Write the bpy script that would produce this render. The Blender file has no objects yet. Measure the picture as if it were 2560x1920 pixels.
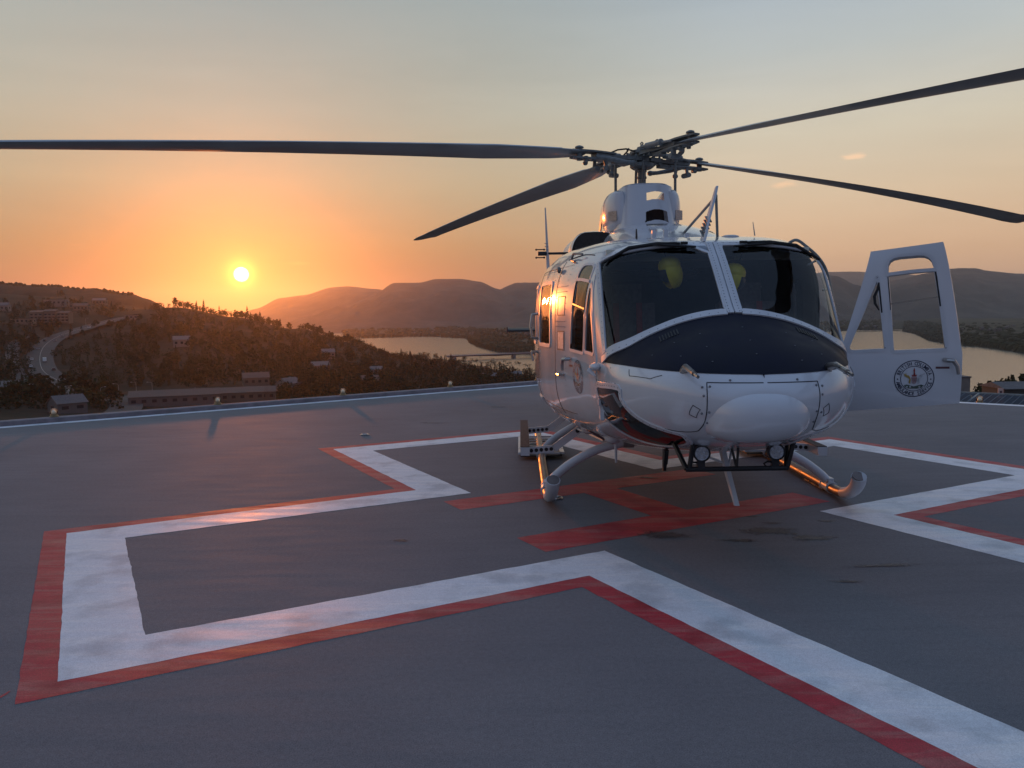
import bpy, bmesh, math, random
from mathutils import Vector, Matrix
R = math.radians
random.seed(7)
sc = bpy.context.scene

# ------------------------------------------------------------------ camera, light, sky
CAM_H = 1.686
cam_d = bpy.data.cameras.new('camera'); cam = bpy.data.objects.new('camera', cam_d)
sc.collection.objects.link(cam); sc.camera = cam
cam_d.sensor_fit = 'HORIZONTAL'; cam_d.sensor_width = 36.0; cam_d.lens = 36 * 1989.9 / 2560
cam_d.clip_start = .05; cam_d.clip_end = 60000
cam.matrix_world = Matrix.Translation((0, 0, CAM_H)) @ Matrix.Rotation(math.pi / 2 - .0834, 4, 'X') @ Matrix.Rotation(-.0142, 4, 'Z')

SUN_AZ, SUN_EL = R(-18.54), R(3.16)
SUN = Vector((math.sin(SUN_AZ) * math.cos(SUN_EL), math.cos(SUN_AZ) * math.cos(SUN_EL), math.sin(SUN_EL)))
sun_d = bpy.data.lights.new('sun', 'SUN'); sun = bpy.data.objects.new('sun', sun_d)
sc.collection.objects.link(sun)
sun_d.energy = 1.5; sun_d.angle = R(1.0); sun_d.color = (1.0, .25, .045)
sun.rotation_euler = (-SUN).to_track_quat('-Z', 'Y').to_euler()
sun.location = (0, 0, 30)

sc.view_settings.view_transform = 'Standard'; sc.view_settings.look = 'None'
sc.view_settings.gamma = 1; sc.view_settings.use_curve_mapping = False; sc.view_settings.exposure = .10
sc.render.engine = 'CYCLES'
sc.cycles.use_denoising = True
sc.cycles.volume_bounces = 0; sc.cycles.max_bounces = 8; sc.cycles.transparent_max_bounces = 16
sc.cycles.sample_clamp_indirect = 6

W = bpy.data.worlds.new('World'); sc.world = W; W.use_nodes = True
def build_sky():
    nt = W.node_tree; nt.nodes.clear()
    N = nt.nodes.new; L = nt.links.new
    def math_(op, a, b=None, clamp=False):
        n = N('ShaderNodeMath'); n.operation = op; n.use_clamp = clamp
        for i, v in enumerate((a, b)):
            if v is None: continue
            if isinstance(v, (int, float)): n.inputs[i].default_value = v
            else: L(v, n.inputs[i])
        return n.outputs[0]
    def vdot(a, v):
        n = N('ShaderNodeVectorMath'); n.operation = 'DOT_PRODUCT'; L(a, n.inputs[0]); n.inputs[1].default_value = v
        return n.outputs['Value']
    tc = N('ShaderNodeTexCoord')
    nm = N('ShaderNodeVectorMath'); nm.operation = 'NORMALIZE'; L(tc.outputs['Generated'], nm.inputs[0])
    d = nm.outputs[0]
    sep = N('ShaderNodeSeparateXYZ'); L(d, sep.inputs[0])
    z = sep.outputs['Z']
    fac = math_('MULTIPLY_ADD', z, 1 / 1.2, True); nt.nodes[-1].inputs[2].default_value = .1 / 1.2
    def ramp(pts):
        r = N('ShaderNodeValToRGB'); e = r.color_ramp
        e.interpolation = 'EASE' if False else 'LINEAR'
        while len(e.elements) > 1: e.elements.remove(e.elements[-1])
        for k, (deg, c) in enumerate(pts):
            p = (math.sin(R(deg)) + .1) / 1.2
            el = e.elements[0] if k == 0 else e.elements.new(p)
            el.position = p; el.color = (*c, 1)
        L(fac, r.inputs[0]); return r.outputs[0]
    r_sun = ramp(SKY_SUN); r_side = ramp(SKY_SIDE); r_anti = ramp(SKY_ANTI)
    hz = N('ShaderNodeVectorMath'); hz.operation = 'MULTIPLY'; L(d, hz.inputs[0]); hz.inputs[1].default_value = (1, 1, 0)
    hn = N('ShaderNodeVectorMath'); hn.operation = 'NORMALIZE'; L(hz.outputs[0], hn.inputs[0])
    f = math_('MULTIPLY_ADD', vdot(hn.outputs[0], (math.sin(SUN_AZ), math.cos(SUN_AZ), 0)), .5); nt.nodes[-1].inputs[1].default_value = .5
    # (f = .5 + .5 cos(azimuth from the sun))
    ma = [n for n in nt.nodes if n.type == 'MATH' and n.operation == 'MULTIPLY_ADD'][-1]
    ma.inputs[1].default_value = .5; ma.inputs[2].default_value = .5
    def mix(a, b, t):
        n = N('ShaderNodeMix'); n.data_type = 'RGBA'; L(a, n.inputs[6]); L(b, n.inputs[7])
        if isinstance(t, float): n.inputs[0].default_value = t
        else: L(t, n.inputs[0])
        return n.outputs[2]
    def mr(v, a, b):
        n = N('ShaderNodeMapRange'); n.interpolation_type = 'SMOOTHSTEP'; L(v, n.inputs[0]); n.inputs[1].default_value = a; n.inputs[2].default_value = b
        return n.outputs[0]
    col = mix(mix(r_anti, r_side, mr(f, .1, .82)), r_sun, mr(f, .90, 1.0))
    sky = N('ShaderNodeTexSky'); sky.sky_type = 'NISHITA'; sky.sun_disc = False
    sky.sun_elevation = SUN_EL; sky.sun_rotation = SUN_AZ; sky.air_density = 1.4; sky.dust_density = 3.0; sky.ozone_density = 1.5
    sm = N('ShaderNodeVectorMath'); sm.operation = 'SCALE'; L(sky.outputs[0], sm.inputs[0]); sm.inputs[3].default_value = .06
    col = mix(col, sm.outputs[0], .08)
    ds = math_('MAXIMUM', vdot(d, tuple(SUN)), 0.0)
    def lobe(c, power, amp):
        p = math_('POWER', ds, power)
        v = N('ShaderNodeVectorMath'); v.operation = 'SCALE'; v.inputs[0].default_value = tuple(x * amp for x in c); L(p, v.inputs[3])
        return v.outputs[0]
    def add(a, b):
        n = N('ShaderNodeVectorMath'); n.operation = 'ADD'; L(a, n.inputs[0]); L(b, n.inputs[1]); return n.outputs[0]
    for c, p, a in SUN_LOBES: col = add(col, lobe(c, p, a))
    # the sun's own disc
    disc = mr(ds, math.cos(R(.54)), math.cos(R(.34)))
    v = N('ShaderNodeVectorMath'); v.operation = 'SCALE'; v.inputs[0].default_value = (9, 6.5, 3); L(disc, v.inputs[3])
    col = add(col, v.outputs[0])
    # a few small clouds lit from below
    nz = N('ShaderNodeTexNoise'); nz.inputs['Scale'].default_value = 30; nz.inputs['Detail'].default_value = 6
    mp = N('ShaderNodeMapping'); mp.inputs['Scale'].default_value = (1, 1, 3.5); L(d, mp.inputs[0]); L(mp.outputs[0], nz.inputs[0])
    for az, el, wa, we, amp in CLOUDS:
        c0 = Vector((math.sin(az) * math.cos(el), math.cos(az) * math.cos(el), math.sin(el)))
        rt = Vector((math.cos(az), -math.sin(az), 0)); up = rt.cross(c0)
        a = math_('MULTIPLY', vdot(d, tuple(rt)), 1 / wa)
        b = math_('MULTIPLY', math_('SUBTRACT', vdot(d, tuple(up)), 0.0), 1 / we)
        rr = math_('ADD', math_('MULTIPLY', a, a), math_('MULTIPLY', b, b))
        fr = math_('MULTIPLY', mr(vdot(d, tuple(c0)), .9, .95), 1.0)
        m = math_('ADD', math_('SUBTRACT', 1.0, math_('SQRT', rr)), math_('MULTIPLY_ADD', nz.outputs[0], 3.4))
        nt.nodes[-1]
        mm = m.node; mm2 = mm.inputs[1].links[0].from_node; mm2.inputs[2].default_value = -1.95
        cl = math_('MULTIPLY', math_('MULTIPLY', mr(m, 0.0, 1.1), fr), amp)
        v = N('ShaderNodeVectorMath'); v.operation = 'SCALE'; v.inputs[0].default_value = (.50, .17, .03); L(cl, v.inputs[3])
        col = add(col, v.outputs[0])
    # thin uneven veils of high haze
    n2 = N('ShaderNodeTexNoise'); n2.inputs['Scale'].default_value = 2.2; n2.inputs['Detail'].default_value = 7; n2.inputs['Roughness'].default_value = .6; n2.inputs['Distortion'].default_value = .6
    m2 = N('ShaderNodeMapping'); m2.inputs['Scale'].default_value = (1, 1, 7); m2.inputs['Rotation'].default_value = (.05, .04, 0); L(d, m2.inputs[0]); L(m2.outputs[0], n2.inputs[0])
    vs_ = N('ShaderNodeVectorMath'); vs_.operation = 'SCALE'; L(col, vs_.inputs[0]); mrv = N('ShaderNodeMapRange'); L(n2.outputs[0], mrv.inputs[0]); mrv.inputs[1].default_value = .3; mrv.inputs[2].default_value = .7; mrv.inputs[3].default_value = .955; mrv.inputs[4].default_value = 1.045; L(mrv.outputs[0], vs_.inputs[3]); col = vs_.outputs[0]
    bg = N('ShaderNodeBackground'); L(col, bg.inputs[0]); bg.inputs[1].default_value = SKY_STRENGTH
    out = N('ShaderNodeOutputWorld'); L(bg.outputs[0], out.inputs[0])
SKY_STRENGTH = 1.0
HAZE_DUST, HAZE_AIR, HAZE_G = 3.4e-5, 2.6e-5, .85
SKY_SUN = [(-5, (.38, .15, .07)), (0, (.38, .145, .06)), (2, (.41, .175, .07)), (5, (.46, .28, .13)), (9, (.49, .41, .26)), (14, (.46, .46, .375)), (21, (.35, .405, .40)), (35, (.30, .37, .45)), (89, (.20, .31, .52))]
SKY_SIDE = [(-5, (.60, .34, .22)), (0, (.78, .44, .26)), (4, (.83, .52, .30)), (8, (.76, .58, .39)), (12, (.69, .62, .48)), (17, (.51, .55, .54)), (22, (.375, .455, .53)), (35, (.31, .39, .51)), (89, (.20, .31, .54))]
SKY_ANTI = [(-5, (.12, .13, .20)), (0, (.14, .15, .22)), (6, (.17, .175, .25)), (14, (.17, .20, .30)), (30, (.18, .25, .40)), (89, (.20, .31, .54))]
SUN_LOBES = [((1.0, .20, .02), 40, .08), ((1.0, .20, .015), 240, .34), ((1.0, .36, .03), 2600, .6), ((1.0, .75, .1), 12000, 1.4)]
CLOUDS = [(R(23.2), R(10.0), .017, .0050, .55), (R(18.9), R(8.6), .028, .0048, .42), (R(-29.5), R(8.0), .02, .0022, .3), (R(-28.5), R(4.9), .03, .0025, .28), (R(-15.5), R(3.9), .05, .003, .3)]
build_sky()

# ------------------------------------------------------------------ materials
def mat(name, col, rough=.6, metal=0.0, spec=.5, var=0.0, vscale=4.0, bump=0.0, bscale=60.0, coat=0.0, col2=None, detail=5.0, rvar=0.0, stretch=None):
    m = bpy.data.materials.new(name); m.use_nodes = True
    nt = m.node_tree; b = nt.nodes['Principled BSDF']; N = nt.nodes.new; L = nt.links.new
    b.inputs['Base Color'].default_value = (*col, 1); b.inputs['Roughness'].default_value = rough
    b.inputs['Metallic'].default_value = metal; b.inputs['Specular IOR Level'].default_value = spec
    if coat: b.inputs['Coat Weight'].default_value = coat; b.inputs['Coat Roughness'].default_value = .06
    tc = N('ShaderNodeTexCoord'); vec = tc.outputs['Object']
    if stretch:
        mp = N('ShaderNodeMapping'); mp.inputs['Scale'].default_value = stretch; L(vec, mp.inputs[0]); vec = mp.outputs[0]
    if var or col2 or rvar:
        nz = N('ShaderNodeTexNoise'); nz.inputs['Scale'].default_value = vscale; nz.inputs['Detail'].default_value = detail; L(vec, nz.inputs[0])
        if var or col2:
            r = N('ShaderNodeValToRGB'); e = r.color_ramp.elements
            e[0].position = .32; e[1].position = .68
            a = tuple(c * (1 - var) for c in col); z = col2 if col2 else tuple(min(1, c * (1 + var)) for c in col)
            e[0].color = (*a, 1); e[1].color = (*z, 1)
            L(nz.outputs[0], r.inputs[0]); L(r.outputs[0], b.inputs['Base Color'])
        if rvar:
            mr = N('ShaderNodeMapRange'); L(nz.outputs[0], mr.inputs[0]); mr.inputs[1].default_value = .3; mr.inputs[2].default_value = .7
            mr.inputs[3].default_value = max(.02, rough - rvar); mr.inputs[4].default_value = min(1, rough + rvar); L(mr.outputs[0], b.inputs['Roughness'])
    if bump:
        n2 = N('ShaderNodeTexNoise'); n2.inputs['Scale'].default_value = bscale; n2.inputs['Detail'].default_value = 4; L(tc.outputs['Object'], n2.inputs[0])
        bp = N('ShaderNodeBump'); bp.inputs['Strength'].default_value = bump; bp.inputs['Distance'].default_value = .004; L(n2.outputs[0], bp.inputs['Height']); L(bp.outputs[0], b.inputs['Normal'])
    return m
def glass(name, tint, rough=.0, refl=1.0):
    m = bpy.data.materials.new(name); m.use_nodes = True
    nt = m.node_tree; nt.nodes.clear(); N = nt.nodes.new; L = nt.links.new
    t = N('ShaderNodeBsdfTransparent'); t.inputs[0].default_value = (*tint, 1)
    g = N('ShaderNodeBsdfGlossy'); g.inputs['Roughness'].default_value = rough; g.inputs[0].default_value = (refl, refl, refl, 1)
    f = N('ShaderNodeFresnel'); f.inputs[0].default_value = 1.52
    mx = N('ShaderNodeMixShader'); L(f.outputs[0], mx.inputs[0]); L(t.outputs[0], mx.inputs[1]); L(g.outputs[0], mx.inputs[2])
    o = N('ShaderNodeOutputMaterial'); L(mx.outputs[0], o.inputs[0]); return m
def ground_mat(name, col, col2, rough, spec=.5, grain=.5, streak=True, wear=None, scuff=0.0):
    m = bpy.data.materials.new(name); m.use_nodes = True
    nt = m.node_tree; b = nt.nodes['Principled BSDF']; N = nt.nodes.new; L = nt.links.new
    tc = N('ShaderNodeTexCoord'); vec = tc.outputs['Object']
    big = N('ShaderNodeTexNoise'); big.inputs['Scale'].default_value = .55; big.inputs['Detail'].default_value = 7; big.inputs['Roughness'].default_value = .62; L(vec, big.inputs[0])
    mp = N('ShaderNodeMapping'); mp.inputs['Rotation'].default_value = (0, 0, R(-28)); mp.inputs['Scale'].default_value = (.9, 5.5, 1); L(vec, mp.inputs[0])
    st = N('ShaderNodeTexNoise'); st.inputs['Scale'].default_value = 1.6; st.inputs['Detail'].default_value = 6; L(mp.outputs[0], st.inputs[0])
    fine = N('ShaderNodeTexNoise'); fine.inputs['Scale'].default_value = 170; fine.inputs['Detail'].default_value = 2; L(vec, fine.inputs[0])
    def mx(a, b_, t, mode='MIX'):
        n = N('ShaderNodeMix'); n.data_type = 'RGBA'; n.blend_type = mode
        for k, v in ((6, a), (7, b_)):
            if isinstance(v, tuple): n.inputs[k].default_value = (*v, 1)
            else: L(v, n.inputs[k])
        if isinstance(t, float): n.inputs[0].default_value = t
        else: L(t, n.inputs[0])
        return n.outputs[2]
    def rg(v, a, b_, c=0., d=1.):
        n = N('ShaderNodeMapRange'); L(v, n.inputs[0]); n.inputs[1].default_value = a; n.inputs[2].default_value = b_; n.inputs[3].default_value = c; n.inputs[4].default_value = d; return n.outputs[0]
    c = mx(col, col2, rg(big.outputs[0], .35, .65))
    if streak: c = mx(c, tuple(x * .84 for x in col), rg(st.outputs[0], .5, .78, 0, .24))
    if wear:
        bl = N('ShaderNodeTexNoise'); bl.inputs['Scale'].default_value = 1.7; bl.inputs['Detail'].default_value = 9; bl.inputs['Roughness'].default_value = .68; bl.inputs['Distortion'].default_value = .5; L(mp.outputs[0], bl.inputs[0])
        c = mx(c, wear, rg(bl.outputs[0], .47, .60, 0, .9))
        b2 = N('ShaderNodeTexNoise'); b2.inputs['Scale'].default_value = 3.1; b2.inputs['Detail'].default_value = 8; L(vec, b2.inputs[0])
        c = mx(c, tuple(x * .70 for x in col), rg(b2.outputs[0], .50, .66, 0, .8))
    c = mx(c, (.5, .5, .5), grain * .5, 'OVERLAY') if False else c
    mid = N('ShaderNodeTexNoise'); mid.inputs['Scale'].default_value = 38; mid.inputs['Detail'].default_value = 3; L(vec, mid.inputs[0])
    fr0 = rg(fine.outputs[0], .3, .7, 1 - grain * .30, 1 + grain * .30); fr1 = rg(mid.outputs[0], .3, .7, 1 - grain * .10, 1 + grain * .10)
    fm_ = N('ShaderNodeMath'); fm_.operation = 'MULTIPLY'; L(fr0, fm_.inputs[0]); L(fr1, fm_.inputs[1]); fr = fm_.outputs[0]
    sc_ = N('ShaderNodeVectorMath'); sc_.operation = 'SCALE'; L(c, sc_.inputs[0]); L(fr, sc_.inputs[3])
    L(sc_.outputs[0], b.inputs['Base Color'])
    L(rg(st.outputs[0], .3, .7, rough - scuff, rough + scuff), b.inputs['Roughness'])
    b.inputs['Specular IOR Level'].default_value = spec
    bp = N('ShaderNodeBump'); bp.inputs['Strength'].default_value = .35; bp.inputs['Distance'].default_value = .003; L(fine.outputs[0], bp.inputs['Height']); L(bp.outputs[0], b.inputs['Normal'])
    return m
def fade_mat(name, col, rough):
    # a stain: full in the middle, ragged and thin towards its rim
    m = bpy.data.materials.new(name); m.use_nodes = True; nt = m.node_tree; b = nt.nodes['Principled BSDF']; N = nt.nodes.new; L = nt.links.new
    b.inputs['Base Color'].default_value = (*col, 1); b.inputs['Roughness'].default_value = rough; b.inputs['Specular IOR Level'].default_value = .25
    at = N('ShaderNodeAttribute'); at.attribute_name = 'fade'; tc = N('ShaderNodeTexCoord')
    nz = N('ShaderNodeTexNoise'); nz.inputs['Scale'].default_value = 16; nz.inputs['Detail'].default_value = 8; nz.inputs['Roughness'].default_value = .7; L(tc.outputs['Object'], nz.inputs[0])
    a = N('ShaderNodeMath'); a.operation = 'MULTIPLY_ADD'; L(nz.outputs[0], a.inputs[0]); a.inputs[1].default_value = 1.5; a.inputs[2].default_value = -.55
    s = N('ShaderNodeMath'); s.operation = 'ADD'; L(a.outputs[0], s.inputs[0]); L(at.outputs['Fac'], s.inputs[1])
    r = N('ShaderNodeMapRange'); L(s.outputs[0], r.inputs[0]); r.inputs[1].default_value = .42; r.inputs[2].default_value = .95; r.inputs[4].default_value = .85; L(r.outputs[0], b.inputs['Alpha'])
    return m
def hill_mat(name, cols, scale, bump=.0):
    m = bpy.data.materials.new(name); m.use_nodes = True
    nt = m.node_tree; b = nt.nodes['Principled BSDF']; N = nt.nodes.new; L = nt.links.new
    tc = N('ShaderNodeTexCoord')
    nz = N('ShaderNodeTexNoise'); nz.inputs['Scale'].default_value = scale; nz.inputs['Detail'].default_value = 9; nz.inputs['Roughness'].default_value = .66; L(tc.outputs['Object'], nz.inputs[0])
    r = N('ShaderNodeValToRGB'); e = r.color_ramp.elements
    e[0].position = .34; e[0].color = (*cols[0], 1); e[1].position = .68; e[1].color = (*cols[-1], 1)
    for k, c in enumerate(cols[1:-1]):
        el = e.new(.34 + .34 * (k + 1) / (len(cols) - 1)); el.color = (*c, 1)
    L(nz.outputs[0], r.inputs[0]); L(r.outputs[0], b.inputs['Base Color'])
    b.inputs['Roughness'].default_value = .95; b.inputs['Specular IOR Level'].default_value = .1
    return m

M = {}
M['white'] = mat('white_paint', (.62, .64, .67), .22, spec=.5, coat=.9, var=.03, vscale=3, rvar=.05)
M['white_rough'] = mat('white_enamel', (.56, .58, .61), .38, var=.06, vscale=6, coat=.2)
M['navy'] = mat('anti_glare_navy', (.007, .008, .020), .55, spec=.18, var=.25, vscale=5, rvar=.08)
M['black'] = mat('black_metal', (.012, .012, .014), .45, var=.3, vscale=14)
M['rubber'] = mat('black_rubber', (.015, .015, .016), .7)
M['liner'] = mat('cabin_trim', (.075, .076, .085), .8, var=.2, vscale=5)
M['headliner'] = mat('headliner', (.62, .60, .48), .85, var=.08, vscale=6)
M['seat'] = mat('seat_fabric', (.13, .12, .12), .9, var=.2, vscale=30)
M['red_seat_reflection'] = mat('red_webbing_and_reflection', (.28, .03, .03), .8, var=.2, vscale=20)
M['glass'] = glass('windscreen_glass', (.94, .95, .96), refl=.62)
M['side_glass'] = glass('side_glass', (.30, .30, .32))
M['chin_glass'] = glass('chin_glass', (.10, .10, .11))
M['door_glass'] = glass('door_glass', (.86, .86, .85), refl=.8)
M['seam'] = mat('dark_seam', (.02, .022, .03), .6)
M['rivet'] = mat('rivet_grey', (.20, .21, .23), .5, metal=.3)
M['blade'] = mat('blade_grey', (.25, .265, .26), .42, var=.18, vscale=3, rvar=.1, coat=.15)
M['blade_edge'] = mat('blade_leading_edge', (.42, .44, .45), .38, metal=.6, var=.1, vscale=3)
M['hub'] = mat('hub_grey', (.16, .175, .17), .5, var=.3, vscale=16, rvar=.12)
M['hub_light'] = mat('hub_light_grey', (.22, .23, .22), .45, var=.2, vscale=16)
M['steel'] = mat('bare_steel', (.42, .40, .38), .30, metal=.95, var=.15, vscale=9, rvar=.12)
M['skid'] = mat('skid_tube_brown', (.16, .13, .12), .42, metal=.6, var=.35, vscale=8, rvar=.12)
M['step_grip'] = mat('step_grip', (.05, .042, .04), .85, var=.4, vscale=25, bump=.6, bscale=180)
M['intake'] = mat('intake_screen', (.035, .026, .022), .75, var=.25, vscale=40, bump=.7, bscale=220)
M['maroon'] = mat('maroon_trim', (.10, .035, .04), .35, coat=.4, var=.2, vscale=8)
M['lens'] = mat('lamp_lens', (.42, .46, .52), .12, spec=.7, var=.4, vscale=60, coat=.8)
M['yellow'] = mat('helmet_yellow', (.90, .74, .03), .45, var=.12, vscale=9)
M['ink'] = mat('emblem_ink', (.012, .018, .05), .5)
M['crest_red'] = mat('crest_red', (.25, .03, .03), .5, var=.3, vscale=40)
M['crest_gold'] = mat('crest_gold', (.36, .24, .06), .5, var=.3, vscale=40)
M['crest_grey'] = mat('crest_grey', (.40, .42, .44), .5, var=.3, vscale=40)
M['crest_green'] = mat('crest_green', (.07, .10, .08), .5, var=.4, vscale=60)
M['pad'] = ground_mat('pad_coating', (.156, .156, .165), (.188, .187, .194), .78, spec=.14, grain=.9, scuff=.06)
M['pad_white'] = ground_mat('pad_white_paint', (.66, .70, .74), (.72, .74, .77), .56, spec=.50, grain=.5, streak=False, wear=(.80, .80, .80), scuff=.14)
M['pad_red'] = ground_mat('pad_red_paint', (.40, .024, .042), (.46, .036, .052), .60, spec=.40, grain=.9, streak=False, wear=(.40, .11, .105), scuff=.12)
M['stain'] = ground_mat('oil_stain', (.105, .108, .122), (.125, .128, .140), .8, spec=.1, grain=.6)
M['stain'] = fade_mat('oil_stain', (.062, .062, .072), .5)
M['concrete'] = mat('kerb_concrete', (.20, .17, .18), .7, var=.2, vscale=6, bump=.4, bscale=40)
M['dome'] = glass('lamp_dome', (.97, .93, .84), refl=1.0)
M['dome_core'] = mat('lamp_reflector', (.85, .80, .68), .15)
M['lamp_base'] = mat('lamp_base', (.25, .19, .10), .5, metal=.4, var=.2, vscale=30)

# ------------------------------------------------------------------ mesh helpers
class MB:
    def __init__(s): s.v = []; s.f = []
    def add(s, vs, fs):
        o = len(s.v); s.v += [tuple(p) for p in vs]; s.f += [tuple(i + o for i in f) for f in fs]; return s
    def box(s, c, d, rot=None):
        x, y, z = (k / 2 for k in d)
        P = [Vector(p) for p in ((-x, -y, -z), (x, -y, -z), (x, y, -z), (-x, y, -z), (-x, -y, z), (x, -y, z), (x, y, z), (-x, y, z))]
        if rot is not None: P = [rot @ p for p in P]
        c = Vector(c)
        return s.add([p + c for p in P], [(0, 3, 2, 1), (4, 5, 6, 7), (0, 1, 5, 4), (1, 2, 6, 5), (2, 3, 7, 6), (3, 0, 4, 7)])
    def rings(s, rings, closed=True, cap=True, loop=False):
        n = len(rings[0]); vs = [p for r in rings for p in r]; fs = []
        m = len(rings)
        for i in range(m if loop else m - 1):
            a = i * n; b = ((i + 1) % m) * n
            for j in range(n if closed else n - 1):
                k = (j + 1) % n
                fs.append((a + j, a + k, b + k, b + j))
        if cap and not loop and closed:
            fs.append(tuple(range(n - 1, -1, -1))); fs.append(tuple((m - 1) * n + j for j in range(n)))
        return s.add(vs, fs)
    def tube(s, pts, r, seg=10, cap=True, squash=None, loop=False):
        pts = [Vector(p) for p in pts]; n = len(pts)
        rr = r if isinstance(r, (list, tuple)) else [r] * n
        rings = []; up = None
        for i, p in enumerate(pts):
            t = (pts[(i + 1) % n] - pts[i - 1]) if loop else (pts[min(i + 1, n - 1)] - pts[max(i - 1, 0)])
            t.normalize()
            if up is None:
                up = Vector((0, 0, 1)) if abs(t.z) < .9 else Vector((1, 0, 0))
            a = t.cross(up); a.normalize(); b = a.cross(t); b.normalize(); up = b
            q = squash or 1.0
            rings.append([p + a * math.cos(2 * math.pi * k / seg) * rr[i] + b * math.sin(2 * math.pi * k / seg) * rr[i] * q for k in range(seg)])
        return s.rings(rings, cap=cap, loop=loop)
    def cyl(s, a, b, r, seg=12, r2=None): return s.tube([a, b], [r, r if r2 is None else r2], seg)
    def lathe(s, c, prof, seg=16, axis='Z'):
        c = Vector(c); rings = []
        for r, h in prof:
            ring = []
            for k in range(seg):
                a = 2 * math.pi * k / seg; x, y = r * math.cos(a), r * math.sin(a)
                p = (x, y, h) if axis == 'Z' else ((h, x, y) if axis == 'X' else (y, h, x))
                ring.append(c + Vector(p))
            rings.append(ring)
        return s.rings(rings)
    def ell(s, c, r, seg=14, rows=9, rot=None):
        c = Vector(c); rings = []
        for i in range(rows + 1):
            a = -math.pi / 2 + math.pi * i / rows; a = max(min(a, 1.5533), -1.5533)
            ring = []
            for k in range(seg):
                p = Vector((r[0] * math.cos(a) * math.cos(2 * math.pi * k / seg), r[1] * math.cos(a) * math.sin(2 * math.pi * k / seg), r[2] * math.sin(a)))
                ring.append(c + (rot @ p if rot is not None else p))
            rings.append(ring)
        return s.rings(rings)
    def prism(s, poly, z0, z1, f=None):
        n = len(poly); vs = [(x, y, z0) for x, y in poly] + [(x, y, z1) for x, y in poly]
        if f: vs = [f(*p) for p in vs]
        fs = [tuple(range(n - 1, -1, -1)), tuple(range(n, 2 * n))] + [(i, (i + 1) % n, n + (i + 1) % n, n + i) for i in range(n)]
        return s.add(vs, fs)
def obj(name, mb, m, parent=None, label=None, cat=None, group=None, kind=None, smooth=35):
    me = bpy.data.meshes.new(name); me.from_pydata(mb.v, [], mb.f)
    bm = bmesh.new(); bm.from_mesh(me); bmesh.ops.recalc_face_normals(bm, faces=bm.faces); bm.to_mesh(me); bm.free()
    me.materials.append(m)
    if smooth is not None and len(me.polygons):
        me.polygons.foreach_set('use_smooth', [True] * len(me.polygons)); me.set_sharp_from_angle(angle=R(smooth))
    o = bpy.data.objects.new(name, me); sc.collection.objects.link(o)
    if parent is not None: o.parent = parent
    tag(o, label, cat, group, kind); return o
def tag(o, label=None, cat=None, group=None, kind=None):
    if label: o['label'] = label
    if cat: o['category'] = cat
    if group: o['group'] = group
    if kind: o['kind'] = kind
    return o
def empty(name, loc=(0, 0, 0), rz=0.0, label=None, cat=None, group=None):
    o = bpy.data.objects.new(name, None); sc.collection.objects.link(o); o.location = loc; o.rotation_euler = (0, 0, rz); o.empty_display_size = .2
    return tag(o, label, cat, group)
def dup(o, loc=None, rz=None, scale=None, label=None, group=None, parent=None):
    c = o.copy(); sc.collection.objects.link(c)
    if parent is not None: c.parent = parent
    if loc is not None: c.location = loc
    if rz is not None: c.rotation_euler = (c.rotation_euler[0], c.rotation_euler[1], rz)
    if scale is not None: c.scale = scale
    if label: c['label'] = label
    if group: c['group'] = group
    for ch in list(o.children): dup(ch, parent=c)
    return c
def lerp(a, b, t): return a + (b - a) * t
# ------------------------------------------------------------------ helipad
S7 = CAM_H / 2.2682
CX, CY, TH = 1.4806 * S7, 9.592 * S7, .4956
ct_, st_ = math.cos(TH), math.sin(TH)
def cross_pt(u, v): return (CX + u * ct_ - v * st_, CY + u * st_ + v * ct_)
def cross_poly(g):
    a = 1.5 * S7 + g; l1, l2, l3, l4 = (4.0586 * S7 + 1.5 * S7 + g, 3.9435 * S7 + 1.5 * S7 + g, 3.87 * S7 + 1.5 * S7 + g, 3.95 * S7 + 1.5 * S7 + g)
    uv = [(-a, a), (-l1, a), (-l1, -a), (-a, -a), (-a, -l4), (a, -l4), (a, -a), (l3, -a), (l3, a), (a, a), (a, l2), (-a, l2)]
    return [cross_pt(*p) for p in uv]
from mathutils import noise
def wob(p, s): return s * (noise.noise((p.x * 7, p.y * 7, 1.0)) + .6 * noise.noise((p.x * 31, p.y * 31, 2.0)))
def band(pa, pb, z, jit=.006, seed=1):
    # flat sheet between two matching closed outlines, its painted edges a little uneven
    rnd = random.Random(seed); mb = MB(); n = len(pa); A = []; B = []
    for P, O in ((pa, A), (pb, B)):
        for i in range(n):
            p, q = Vector(P[i]), Vector(P[(i + 1) % n]); k = max(2, int((q - p).length / .06))
            O.append([p.lerp(q, j / k) for j in range(k)])
    for i in range(n):
        k = max(len(A[i]), len(B[i])); nxa = A[(i + 1) % n][0]; nxb = B[(i + 1) % n][0]
        a0, b0 = A[i][0], B[i][0]; d = (nxa - a0).normalized(); nn = Vector((-d.y, d.x))
        vs = []
        for j in range(k + 1):
            t = j / k; ja = wob(a0.lerp(nxa, t), jit) if 0 < j < k else 0; jb = wob(b0.lerp(nxb, t), jit) if 0 < j < k else 0
            vs += [(*(a0.lerp(nxa, t) + nn * ja), z), (*(b0.lerp(nxb, t) + nn * jb), z)]
        mb.add(vs, [(2 * j, 2 * j + 1, 2 * j + 3, 2 * j + 2) for j in range(k)])
    return mb
PC = Vector((1.53, 20.58)); DL = Vector((-.8016, -.5979)); DR = Vector((.76, -.65)).normalized()
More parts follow.
